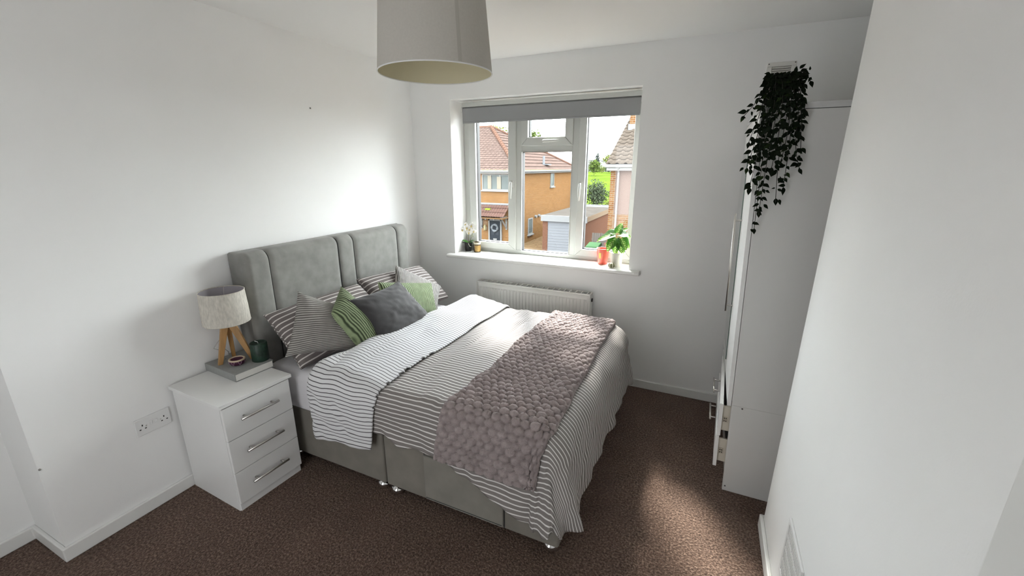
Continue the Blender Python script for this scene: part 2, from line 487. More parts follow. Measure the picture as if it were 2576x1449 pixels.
# ------------------------------------------------------------------ window
w1 = empty('window_1', (0, 0, 0)); w1['kind'] = 'structure'; w1['label'] = 'white three light window with roller blind above'
FY0, FY1 = 0.20, 0.27                     # frame depth, room face at FY0
def frame_rect(name, x0, x1, z0, z1, w, y0, y1, mat=UPVC, parent=w1, bev=0.005, wb_=None, wl_=None, wr_=None, wt_=None):
    wl_ = wl_ or w; wr_ = wr_ or w; wt_ = wt_ or w; wb_ = wb_ or w
    m = MB()
    # mitred bars
    def bar(p0, p1, p2, p3):
        v = [(p[0], y0, p[1]) for p in (p0, p1, p2, p3)] + [(p[0], y1, p[1]) for p in (p0, p1, p2, p3)]
        m.add(v, [(0, 1, 2, 3), (7, 6, 5, 4), (0, 4, 5, 1), (1, 5, 6, 2), (2, 6, 7, 3), (3, 7, 4, 0)])
    A, B, C_, D = (x0, z0), (x1, z0), (x1, z1), (x0, z1)
    a, b, c, d = (x0 + wl_, z0 + wb_), (x1 - wr_, z0 + wb_), (x1 - wr_, z1 - wt_), (x0 + wl_, z1 - wt_)
    bar(A, B, b, a); bar(B, C_, c, b); bar(C_, D, d, c); bar(D, A, a, d)
    o = m.build(name, mat, parent)
    if bev: bevel(o, bev, 2)
    return o
frame_rect('outer_frame', WX0, WX1, WZ0, WZ1, 0.05, FY0, FY1, wb_=0.032)
m = MB().box(0.868, 0.918, FY0 + 0.002, FY1, WZ0 + 0.03, WZ1 - 0.05); bevel(m.build('mullion', UPVC, w1), 0.005)
m = MB().box(1.340, 1.398, FY0 + 0.002, FY1, WZ0 + 0.03, WZ1 - 0.05); bevel(m.build('mullion', UPVC, w1), 0.005)
m = MB().box(0.916, 1.342, FY0 + 0.003, FY1, 1.757, 1.800); bevel(m.build('transom', UPVC, w1), 0.005)
# opening sashes stand proud of the frame
sashes = [(0.432, 0.872, 0.948, 2.10, 0.066, 0.070), (1.394, 1.852, 0.948, 2.10, 0.058, 0.053), (0.914, 1.344, 1.797, 2.10, 0.062, 0.062)]
for (x0, x1, z0, z1, wl_, wr_) in sashes:
    s = frame_rect('sash', x0, x1, z0, z1, 0.055, FY0 - 0.014, FY1 - 0.01, wl_=wl_, wr_=wr_, wt_=0.06, wb_=0.054 if z0 < 1.5 else 0.066)
    gx0, gx1, gz0, gz1 = x0 + wl_, x1 - wr_, z0 + (0.054 if z0 < 1.5 else 0.066), z1 - 0.06
    frame_rect('gasket', gx0 - 0.002, gx1 + 0.002, gz0 - 0.002, gz1 + 0.002, 0.007, FY0 + 0.014, FY1 - 0.012, BLACKR, s, 0)
    box_obj('pane', gx0, gx1, FY0 + 0.030, FY0 + 0.034, gz0, gz1, GLASS, s)
frame_rect('gasket', 0.916, 1.342, 0.945, 1.758, 0.007, FY0 + 0.016, FY1 - 0.012, BLACKR, w1, 0)
frame_rect('glazing_bead', 0.916, 1.342, 0.945, 1.758, 0.004, FY0 - 0.002, FY0 + 0.016, UPVC, w1, 0)
box_obj('pane', 0.918, 1.340, FY0 + 0.030, FY0 + 0.034, 0.947, 1.757, GLASS, w1)
# sash handles
def handle(loc, rot, L=0.115):
    h = empty('window_handle', loc, 0, w1); h.rotation_euler = rot
    m = MB(); m.box(-0.012, 0.012, -0.008, 0.004, -0.028, 0.028); bevel(m.build('handle_base', UPVC, h), 0.004)
    m = MB(); m.tube([(0, -0.004, 0.012), (0, -0.022, 0.014), (0, -0.030, 0.0), (0, -0.030, -L * 0.5), (0.0, -0.026, -L)], [0.008, 0.009, 0.010, 0.010, 0.006], 10)
    m.build('handle_lever', UPVC, h, True)
handle((0.838, FY0 - 0.014, 1.50), (0, 0, 0))
handle((1.420, FY0 - 0.014, 1.50), (0, 0, 0))
handle((1.128, FY0 - 0.014, 1.832), (0, -math.pi / 2, 0))
# sill board with rounded nosing
o = MB().box(WX0, WX1, 0.0, FY0 + 0.02, WZ0 - 0.031, WZ0).build('window_sill', SILLP, w1)
nose = [(0.0, WZ0 - 0.031), (0.0, WZ0), (-0.045, WZ0), (-0.055, WZ0 - 0.004), (-0.061, WZ0 - 0.011), (-0.061, WZ0 - 0.020), (-0.055, WZ0 - 0.028), (-0.045, WZ0 - 0.031)]
o = MB().prism(nose, 'x', 0.328, 1.940).build('sill_nosing', SILLP, w1); smooth_angle(o, 50)

# roller blind
rb = empty('roller_blind', (1.14, 0.10, 2.10)); tag(rb, 'grey roller blind rolled up at the top of the window', 'blind')
m = MB().box(-0.70, 0.712, -0.018, 0.022, -0.001, 0.030); m.build('head_rail', UPVC, rb)
m = MB().tube([(-0.695, 0.006, -0.018), (0.705, 0.006, -0.018)], 0.020, 20); m.build('roller_tube', BLINDF, rb, True)
m = MB().box(-0.695, 0.705, -0.016, -0.0145, -0.116, -0.012); m.build('fabric', BLINDF, rb)
m = MB().box(-0.693, 0.703, -0.019, -0.011, -0.124, -0.112); bevel(m.build('bottom_bar', BLINDF, rb), 0.003)
m = MB().box(0.706, 0.716, -0.022, 0.026, -0.040, 0.002); m.build('end_bracket', WHITEP, rb)
m = MB().box(-0.706, -0.697, -0.022, 0.026, -0.040, 0.002); m.build('end_bracket', WHITEP, rb)

# ------------------------------------------------------------------ radiator
rad = empty('radiator', (1.13, -0.06, 0.12)); tag(rad, 'white ribbed panel radiator on the wall under the window', 'radiator')
rx0, rx1, rz1 = -0.485, 0.485, 0.60
# pressed front panel: one sheet with vertical flutes
NF = 33
xs, ys = [], []
xa, xb = rx0 + 0.012, rx1 - 0.012
xs.append(xa)
pitch = (xb - xa - 0.02) / NF
flut = []
for i in range(NF):
    c = xa + 0.01 + (i + 0.5) * pitch
    flut += [(c - pitch * 0.40, 0.0), (c - pitch * 0.24, 0.007), (c + pitch * 0.24, 0.007), (c + pitch * 0.40, 0.0)]
cols = [(xa, 0.0)] + flut + [(xb, 0.0)]
rows = [(0.0, 0.0), (0.03, 0.0), (0.045, 1.0), (rz1 - 0.055, 1.0), (rz1 - 0.040, 0.0), (rz1, 0.0)]
V, F = [], []
for (z, k) in rows:
    for (x, d) in cols: V.append((x, -0.045 + d * k, z))
nc = len(cols)
for r in range(len(rows) - 1):
    for c in range(nc - 1): F.append((r * nc + c, r * nc + c + 1, (r + 1) * nc + c + 1, (r + 1) * nc + c))
o = mesh_obj('front_panel', V, F, RADW, rad); smooth_angle(o, 25)
sm = o.modifiers.new('thick', 'SOLIDIFY'); sm.thickness = 0.0015; sm.offset = -1
bevel(MB().box(rx0, rx0 + 0.012, -0.050, 0.035, -0.004, rz1 + 0.004).build('side_panel', RADW, rad), 0.004)
bevel(MB().box(rx1 - 0.012, rx1, -0.050, 0.035, -0.004, rz1 + 0.004).build('side_panel', RADW, rad), 0.004)
MB().box(rx0 + 0.012, rx1 - 0.012, 0.020, 0.024, 0, rz1 - 0.02).build('rear_panel', RADW, rad)
m = MB().box(rx0 + 0.010, rx1 - 0.010, -0.047, -0.038, rz1 - 0.006, rz1 + 0.004); m.box(rx0 + 0.01, rx1 - 0.01, 0.026, 0.034, rz1 - 0.006, rz1 + 0.004)
m.build('grille_frame', RADW, rad)
gb = MB().box(-0.004, 0.004, -0.038, 0.026, rz1 - 0.004, rz1 + 0.003).mesh('grille_bar', RADW)
for i in range(21): inst('grille_bar', gb, rad, (rx0 + 0.03 + i * (rx1 - rx0 - 0.06) / 20, 0, 0))
MB().box(rx0 + 0.015, rx1 - 0.015, -0.036, 0.018, 0.02, rz1 - 0.05).build('convector_core', M('radiator_inside', (0.12, 0.12, 0.115), 0.8), rad)
MB().tube([(rx1 - 0.002, 0.0, rz1 - 0.05), (rx1 + 0.008, 0.0, rz1 - 0.05)], 0.014, 12).build('blanking_plug', BLACKR, rad)

# ------------------------------------------------------------------ bed
HBX = 0.15                                 # front of the headboard
BX1, BY0, BY1 = 1.925, -1.694, -0.344
BZ0, BZ1, MZ1 = 0.055, 0.350, 0.572
bed = empty('divan_bed', (1.0, -1.02, 0)); tag(bed, 'grey velvet divan bed with tall padded headboard against the left wall', 'bed')
BO = Matrix.Translation((-1.0, 1.02, 0))
def bedpart(o, parent=bed):
    o.parent = parent
    if parent is bed: o.matrix_parent_inverse = BO
    return o
def soft_box(x0, x1, y0, y1, z0, z1, mat, name, r=0.02):
    o = MB().box(x0, x1, y0, y1, z0, z1).build(name, mat); bevel(o, r, 4); smooth_angle(o, 60); return o
bedpart(soft_box(HBX, 0.988, BY0, BY1, BZ0, BZ1, VELB, 'divan_base', 0.012))
bedpart(soft_box(0.994, BX1, BY0, BY1, BZ0, BZ1, VELB, 'divan_base', 0.012))
dr = bedpart(soft_box(1.245, 1.668, BY0 - 0.012, BY0 + 0.05, 0.070, 0.318, M('drawer_velvet', (0.222, 0.210, 0.182), 0.85, var=0.1, vscale=10, bump=0.2, bscale=60, bdist=0.002, sheen=0.25, detail=6), 'drawer', 0.006))
# hem seam line under the drawer
bedpart(MB().tube([(1.250, BY0 - 0.012, 0.082), (1.662, BY0 - 0.012, 0.082)], 0.0022, 6).build('drawer_seam', SEAMD))
bedpart(MB().tube([(1.245, BY0 - 0.001, 0.066), (1.245, BY0 - 0.001, 0.34)], 0.0022, 6).build('drawer_gap', SEAMD))
bedpart(MB().tube([(1.670, BY0 - 0.001, 0.066), (1.670, BY0 - 0.001, 0.34)], 0.0022, 6).build('drawer_gap', SEAMD))
foot_me = MB().lathe([(0.012, 0.058), (0.014, 0.044), (0.026, 0.040), (0.033, 0.028), (0.035, 0.014), (0.031, 0.002), (0.024, 0.0)], (0, 0, 0), 20).mesh('foot', CHROME, True)
for (x, y) in ((0.940, -1.655), (1.035, -1.660), (1.878, -1.648), (1.878, -0.39), (0.30, -1.655), (0.30, -0.39), (0.940, -0.39), (1.035, -0.39)):
    bedpart(inst('foot', foot_me, None, (x, y, 0)))
# padded headboard: five upholstered panels side by side
seams = [-1.690, -1.548, -1.050, -0.915, -0.462, -0.322]
hz0, hz1 = 0.05, 1.196
hbp = []
for i in range(5):
    y0, y1 = seams[i], seams[i + 1]
    ny, nz = 26, 60
    V, F, = [], []
    # profile up the front, rounded over the top, down the back
    pr_ = []
    R = 0.055
    for k in range(36): pr_.append((HBX, hz0 + (hz1 - R - hz0) * k / 35))
    for k in range(1, 13):
        a = math.pi / 2 * k / 12; pr_.append((HBX - R + R * math.cos(a), hz1 - R + R * math.sin(a)))
    pr_.append((0.03, hz1 - 0.001)); pr_.append((0.012, hz1 - 0.01)); pr_.append((0.012, hz0))
    np_ = len(pr_)
    for j in range(ny + 1):
        t = j / ny; y = y0 + (y1 - y0) * t
        e = min(t, 1 - t) * (y1 - y0)                 # distance to the seam
        puff = 1 - math.exp(-e / 0.012)
        outer = (i == 0 and t < 0.5) or (i == 4 and t > 0.5)
        for k, (px, pz) in enumerate(pr_):
            dx = -0.014 * (1 - puff)
            if outer:
                dx = -0.035 * max(0, 1 - e / 0.035) ** 2
            wz = 0.0025 * N1(y * 9, pz * 2.2) + 0.003 * N2(y * 26, pz * 1.6) * max(0, min(1, (1.05 - pz) / 0.3))
            s = 1.0 if k < 48 else 0.0
            V.append((px + (dx + wz) * s, y, pz + (dx * 0.4 if 36 <= k < 48 else 0)))
    for j in range(ny):
        for k in range(np_ - 1):
            a = j * np_ + k; F.append((a, a + 1, a + np_ + 1, a + np_))
    F.append(tuple(range(np_))); F.append(tuple(reversed(range(ny * np_, (ny + 1) * np_))))
    F = [tuple(reversed(f)) for f in F]
    o = mesh_obj('headboard_panel', V, F, VELV); smooth_angle(o, 55); bedpart(o)
for y in seams[1:-1]:
    pts = [(HBX - 0.011, y, hz0 + 0.5)] + [(HBX - 0.011, y, hz0 + 0.5 + (hz1 - 0.055 - hz0 - 0.5) * k / 6) for k in range(1, 7)]
    R = 0.055 - 0.011
    pts += [(HBX - 0.055 + R * math.cos(math.pi / 2 * k / 6), y, hz1 - 0.055 + R * math.sin(math.pi / 2 * k / 6)) for k in range(1, 7)] + [(0.02, y, hz1 - 0.011)]
    bedpart(MB().tube(pts, 0.0028, 6).build('headboard_seam', SEAMD))

# mattress with fitted sheet
def mattress():
    x0, x1, y0, y1, z0, z1 = HBX + 0.01, BX1 - 0.005, BY0 + 0.004, BY1 - 0.004, BZ1 + 0.001, MZ1
    R = 0.06; V = []; F = []
    nx, nyy = 60, 44
    ring = []
    for j in range(nyy + 1):
        for i in range(nx + 1):
            x = x0 + (x1 - x0) * i / nx; y = y0 + (y1 - y0) * j / nyy
            dx = max(0, x0 + R - x, x - x1 + R); dy = max(0, y0 + R - y, y - y1 + R)
            d = min(1, math.hypot(dx, dy) / R)
            V.append((x, y, z1 - R * 0.55 * (1 - math.sqrt(max(0, 1 - d * d))) + 0.003 * float(N2(x * 9, y * 5))))
    for j in range(nyy):
        for i in range(nx):
            a = j * (nx + 1) + i; F.append((a, a + 1, a + nx + 2, a + nx + 1))
    edge = [i for i in range(nx + 1)] + [j * (nx + 1) + nx for j in range(1, nyy + 1)] + [nyy * (nx + 1) + i for i in range(nx - 1, -1, -1)] + [j * (nx + 1) for j in range(nyy - 1, 0, -1)]
    prev = edge
    for z, off in ((0.50, 0.004), (0.45, 0.006), (0.40, 0.005), (z0, 0.0)):
        cur = []
        for e in edge:
            x, y, _ = V[e]; cx, cy = (x0 + x1) / 2, (y0 + y1) / 2
            ox = off if x > x1 - 1e-6 else (-off if x < x0 + 1e-6 else 0); oy = off if y > y1 - 1e-6 else (-off if y < y0 + 1e-6 else 0)
            wob = 0.003 * float(N1(x * 12 + y * 12, z * 18))
            cur.append(len(V)); V.append((x + ox, y + oy + (wob if oy else 0), z))
        n = len(edge)
        for k in range(n):
            k2 = (k + 1) % n; F.append((prev[k2], prev[k], cur[k], cur[k2]))
        prev = cur
    F.append(tuple(prev))
    return mesh_obj('mattress', V, F, SHEET, smooth=True)
tag(mattress(), 'white sheeted mattress lying on the grey divan', 'mattress')

# ------------------------------------------------------------------ duvet drape
DZ = 0.628
RR = 0.075
RX = 0.15                                  # softer fall over the foot end
def drape(a, b, seed=0.0):
    """flat cloth coordinates (metres) -> point on the made bed"""
    a = np.asarray(a, float); b = np.asarray(b, float)
    X1, Y0, Y1 = BX1 + 0.035 - RX, BY0 - 0.030 + RR, BY1 + 0.030 - RR
    cx = np.minimum(a, X1); cy = np.clip(b, Y0, Y1)
    dx, dy = a - cx, b - cy
    L2 = np.hypot(dx, dy)
    p = 8.0
    mx_ = np.maximum(np.maximum(np.abs(dx), np.abs(dy)), 1e-9)
    L = mx_ * ((np.abs(dx) / mx_) ** p + (np.abs(dy) / mx_) ** p) ** (1 / p)
    L = np.where(L2 > 1e-8, L, 0.0)
    ux = np.where(L2 > 1e-9, dx / np.maximum(L2, 1e-9), 0); uy = np.where(L2 > 1e-9, dy / np.maximum(L2, 1e-9), 0)
    wx = ux * ux
    rv = RR + (RX - RR) * wx
    q = rv * math.pi / 2
    th = np.minimum(L, q) / rv
    ext = np.maximum(L - q, 0)
    # gathers in the hanging part, deeper towards the hem and at the corners
    along = np.where(np.abs(dx) > np.abs(dy), b, a) * 1.0 + 0.10 * np.arctan2(np.abs(dy), np.abs(dx) + 1e-9) * (L2 > 1e-6)
    grow = np.clip(ext / 0.32, 0, 1)
    fold = 0.013 * np.sin(along * 21 + 1.3 * np.sin(along * 5.0)) + 0.008 * N2(along * 11, ext * 3)
    corner = np.clip(np.minimum(np.abs(dx), np.abs(dy)) / 0.10, 0, 1)
    fold = fold * (0.6 + 0.5 * corner)
    angc = np.arctan2(np.abs(dy), np.abs(dx) + 1e-9)
    out = rv * np.sin(th) + ext * (0.07 + 0.13 * corner) + fold * grow + 0.010 * corner * grow * np.sin(angc * 8.0 + 0.8)
    drop = rv * (1 - np.cos(th)) + ext * 0.985
    x = cx + ux * out; y = cy + uy * out
    z = DZ - drop
    # quilt filling and creases on the top
    flat = np.exp(-(L / 0.10) ** 2)
    puff = 0.013 * N1(a * 3.1 + 4, b * 2.3) + 0.0065 * N3(a * 15 + b * 2.5, b * 3.2) + 0.0032 * N2(a * 34 - b * 5, b * 6)
    crease = -0.007 * np.exp(-((a - 1.16 - 0.05 * (b + 1.0)) / 0.010) ** 2) * np.clip((b + 1.25) * 4, 0, 1) - 0.006 * np.exp(-((a - 1.27 + 0.04 * b) / 0.010) ** 2) * np.clip((b + 1.15) * 4, 0, 1)
    z = z + (puff + crease) * flat
    side = 1 - flat
    bump_s = (0.008 * N3(a * 9 + 7, b * 9) + 0.004 * N1(a * 24 + b * 9, b * 15)) * side * np.clip(L / 0.2, 0, 1)
    x = x + ux * bump_s; y = y + uy * bump_s
    return np.stack([x, y, z], -1)
def drape_n(a, b, e=2e-3):
    P = drape(a, b)
    ta = drape(a + e, b) - drape(a - e, b); tb = drape(a, b + e) - drape(a, b - e)
    n = np.cross(ta, tb); n /= np.maximum(np.linalg.norm(n, axis=-1, keepdims=True), 1e-12)
    return P, n
def grid_faces(nr, nc):
    F = []
    for r in range(nr - 1):
        for c in range(nc - 1):
            k = r * nc + c; F.append((k, k + 1, k + nc + 1, k + nc))
    return F
def hem_b(drop):                       # flat coordinate of a hem that hangs `drop` below the top (near side)
    return BY0 - 0.030 + RR - (drop - RR) / 0.985 - RR * math.pi / 2
def hem_far(drop):
    return BY1 + 0.030 - RR + (drop - RR) / 0.985 + RR * math.pi / 2
def hem_foot(drop):
    return BX1 + 0.035 - RX + (drop - RX) / 0.985 + RX * math.pi / 2

DUV = stripe_mat('duvet_stripe', (0.225, 0.205, 0.195), (0.74, 0.72, 0.70), 0.0232, 0.25, axis=1)
DUVR = stripe_mat('duvet_reverse_stripe', (0.72, 0.72, 0.73), (0.085, 0.08, 0.085), 0.0215, 0.20, axis=1)
duvet = empty('duvet', (1.3, -1.0, 0.62)); tag(duvet, 'taupe duvet with thin white stripes and a turned back white edge', 'duvet')
DO_ = Matrix.Translation((-1.3, 1.0, -0.62))
na, nb = 150, 220
aa = np.linspace(0.70, hem_foot(0.430), na)
dropx = np.interp(aa, [0.6, 1.05, 1.17, 1.32, 1.48, 1.59, 1.70, 1.82, 1.94, 2.06, 2.20, 2.30, 2.38], [0.245, 0.248, 0.272, 0.258, 0.320, 0.36, 0.405, 0.430, 0.440, 0.440, 0.415, 0.355, 0.270])
A = np.zeros((na, nb)); B = np.zeros((na, nb))
for i in range(na):
    b0 = hem_b(dropx[i] + 0.006 * math.sin(aa[i] * 40)); b1 = hem_far(0.38)
    B[i] = np.linspace(b0, b1, nb); A[i] = aa[i]
P = drape(A, B)
o = mesh_obj('cover', P.reshape(-1, 3), [tuple(reversed(f)) for f in grid_faces(na, nb)], DUV, duvet, True, np.stack([A, B], -1).reshape(-1, 2)); o.matrix_parent_inverse = DO_
sm = o.modifiers.new('thick', 'SOLIDIFY'); sm.thickness = 0.010; sm.offset = -1
# turned back head end: loops over a soft roll and lies on top, reverse side up
nt_, nb2 = 60, 200
V = np.zeros((nb2, nt_, 3)); UVs = np.zeros((nb2, nt_, 2))
bb = np.linspace(hem_b(0.345), hem_far(0.34), nb2)
topmask = np.clip((bb - (BY0 + 0.0)) / 0.12, 0, 1)
xf = np.interp(bb, [-2.05, -1.80, -1.68, -1.55, -1.30, -0.83, -0.475, -0.2], [0.600, 0.565, 0.575, 0.610, 0.655, 0.690, 0.715, 0.72])
xe = np.interp(bb, [-2.05, -1.85, -1.70, -1.25, -0.50, -0.1], [0.955, 0.985, 1.025, 1.035, 1.055, 1.06])
for j, b in enumerate(bb):
    rr = 0.030 + 0.010 * topmask[j] + 0.004 * float(N1(b * 7, 3.3))
    s_edge = xe[j] - xf[j]
    ts = np.linspace(0, 1, nt_)
    arc = math.pi * rr
    tot = arc + s_edge
    a_c = np.zeros(nt_); h_c = np.zeros(nt_)
    for k, t in enumerate(ts):
        s = t * tot
        if s < arc:
            ang = s / rr
            a_c[k] = xf[j] + rr - rr * math.sin(ang); h_c[k] = rr - rr * math.cos(ang) - 0.022
        else:
            q = (s - arc) / s_edge
            a_c[k] = xf[j] + rr + (s_edge - rr) * q
            h_c[k] = (2 * rr - 0.022) * (1 - q) ** 0.8 + 0.014 * (0.35 + 0.65 * q) + 0.004 * float(N2(a_c[k] * 14 + b * 3, b * 5)) * (0.3 + q)
        UVs[j, k] = (s, b + 0.004 * math.sin(s * 30 + b * 9))
    P, n = drape_n(a_c, np.full(nt_, b), 0.015)
    n = n / np.linalg.norm(n, axis=-1, keepdims=True)
    V[j] = P + n * h_c[:, None]
seg_l = np.linalg.norm(np.diff(V[:, nt_ * 2 // 3], axis=0), axis=1)
arc_b = np.concatenate([[0], np.cumsum(seg_l)])
UVs[:, :, 1] = arc_b[:, None] + 0.004 * np.sin(UVs[:, :, 0] * 30 + arc_b[:, None] * 9)
F = grid_faces(nb2, nt_)
o = mesh_obj('turned_back_edge', V.reshape(-1, 3), F, DUVR, duvet, True, UVs.reshape(-1, 2)); o.matrix_parent_inverse = DO_
o['label'] = 'white reverse side with thin dark stripes'
sm = o.modifiers.new('thick', 'SOLIDIFY'); sm.thickness = 0.007; sm.offset = -1

# ------------------------------------------------------------------ throw: faux fur bubbles
def fur_mat():
    m, nt, p = base_mat('bubble_fur')
    uv = nt.nodes.new('ShaderNodeUVMap'); uv.uv_map = 'UVMap'
    n1 = nt.nodes.new('ShaderNodeTexNoise'); n1.inputs['Scale'].default_value = 420; n1.inputs['Detail'].default_value = 4; n1.inputs['Roughness'].default_value = 0.7
    n2 = nt.nodes.new('ShaderNodeTexNoise'); n2.inputs['Scale'].default_value = 18; n2.inputs['Detail'].default_value = 3
    for n in (n1, n2): nt.links.new(uv.outputs['UV'], n.inputs['Vector'])
    r = nt.nodes.new('ShaderNodeValToRGB'); e = r.color_ramp.elements
    e[0].position = 0.28; e[0].color = (0.19, 0.155, 0.152, 1); e[1].position = 0.72; e[1].color = (0.56, 0.48, 0.47, 1)
    mx = math_node(nt, 'ADD', math_node(nt, 'MULTIPLY', n1.outputs['Fac'], 0.65), math_node(nt, 'MULTIPLY', n2.outputs['Fac'], 0.35))
    nt.links.new(mx, r.inputs['Fac']); nt.links.new(r.outputs['Color'], p.inputs['Base Color'])
    p.inputs['Roughness'].default_value = 0.9; p.inputs['Sheen Weight'].default_value = 0.15; p.inputs['Sheen Roughness'].default_value = 0.4; p.inputs['Specular IOR Level'].default_value = 0.15
    b = nt.nodes.new('ShaderNodeBump'); b.inputs['Strength'].default_value = 0.8; b.inputs['Distance'].default_value = 0.004
    nt.links.new(n1.outputs['Fac'], b.inputs['Height']); nt.links.new(b.outputs['Normal'], p.inputs['Normal'])
    return m
FUR = fur_mat()
nb3, na3 = 520, 150
bb = np.linspace(hem_b(0.262), hem_far(0.14), nb3)
ss = np.linspace(0, 1, na3)
Bm, S = np.meshgrid(bb, ss, indexing='ij')
xl = np.interp(bb, [-2.05, -1.90, -1.75, -1.60, -1.30, -0.43, -0.2], [1.335, 1.345, 1.365, 1.385, 1.400, 1.412, 1.412])
xr = np.interp(bb, [-2.05, -1.90, -1.75, -1.60, -1.30, -0.43, -0.2], [1.905, 1.905, 1.905, 1.885, 1.870, 1.862, 1.862])
xl = xl + 0.006 * N1(bb * 9, 1.5); xr = xr + 0.006 * N1(bb * 9, 7.5)
Am = xl[:, None] + (xr - xl)[:, None] * S
hemw = 0.010 * N2(Am * 8, np.zeros_like(Am))
Bm = Bm + hemw * np.clip((BY0 - 0.1 - Bm) / 0.15, 0, 1)
P, n = drape_n(Am, Bm)
# hexagonal bubble lattice in cloth coordinates
W_ = 0.56
U = S * W_ + 0.004 * N3(Bm * 6, S * 4); Vv = np.concatenate([[0], np.cumsum(np.linalg.norm(np.diff((P + n * 0.02)[:, na3 // 2], axis=0), axis=1))])[:, None] + (Bm - Bm[:, :1]) * 1.0
Vv = Vv - 2.0
px_, py_ = 0.047, 0.036
row = np.floor(Vv / py_)
best = np.full(U.shape, 9.0)
for dr_ in (-1, 0, 1):
    rr_ = row + dr_
    cyy = (rr_ + 0.5) * py_
    offs = np.where(np.mod(rr_, 2) == 0, 0.0, px_ / 2)
    cxx = (np.round((U - offs) / px_)) * px_ + offs
    jit = 0.0022 * np.sin(cxx * 531.7 + cyy * 917.3)
    d = np.sqrt(((U - cxx + jit) / (px_ * 0.54)) ** 2 + ((Vv - cyy) / (py_ * 0.58)) ** 2)
    best = np.minimum(best, d)
dome = np.sqrt(np.clip(1 - np.clip(best, 0, 1) ** 2, 0, 1))
edge = np.clip(np.minimum(S, 1 - S) * W_ / 0.012, 0, 1)
hgt = 0.008 + 0.018 * dome + 0.0024 * N2(U * 330, Vv * 330) + 0.003 * N1(U * 12, Vv * 12)
hgt = hgt * (0.35 + 0.65 * edge)
hgt = hgt + 0.016 * np.exp(-((U - 0.045 - 0.02 * np.sin(Vv * 8)) / 0.018) ** 2) * np.clip((Vv + 1.9) * 3, 0.25, 1) * 0.5
Pt = P + n * hgt[..., None]
thr = mesh_obj('throw_blanket', Pt.reshape(-1, 3), grid_faces(nb3, na3), FUR, None, True, np.stack([U, Vv], -1).reshape(-1, 2))
sm = thr.modifiers.new('thick', 'SOLIDIFY'); sm.thickness = 0.007; sm.offset = -1
tag(thr, 'mauve faux fur throw with bubble texture across the foot of the bed', 'blanket')

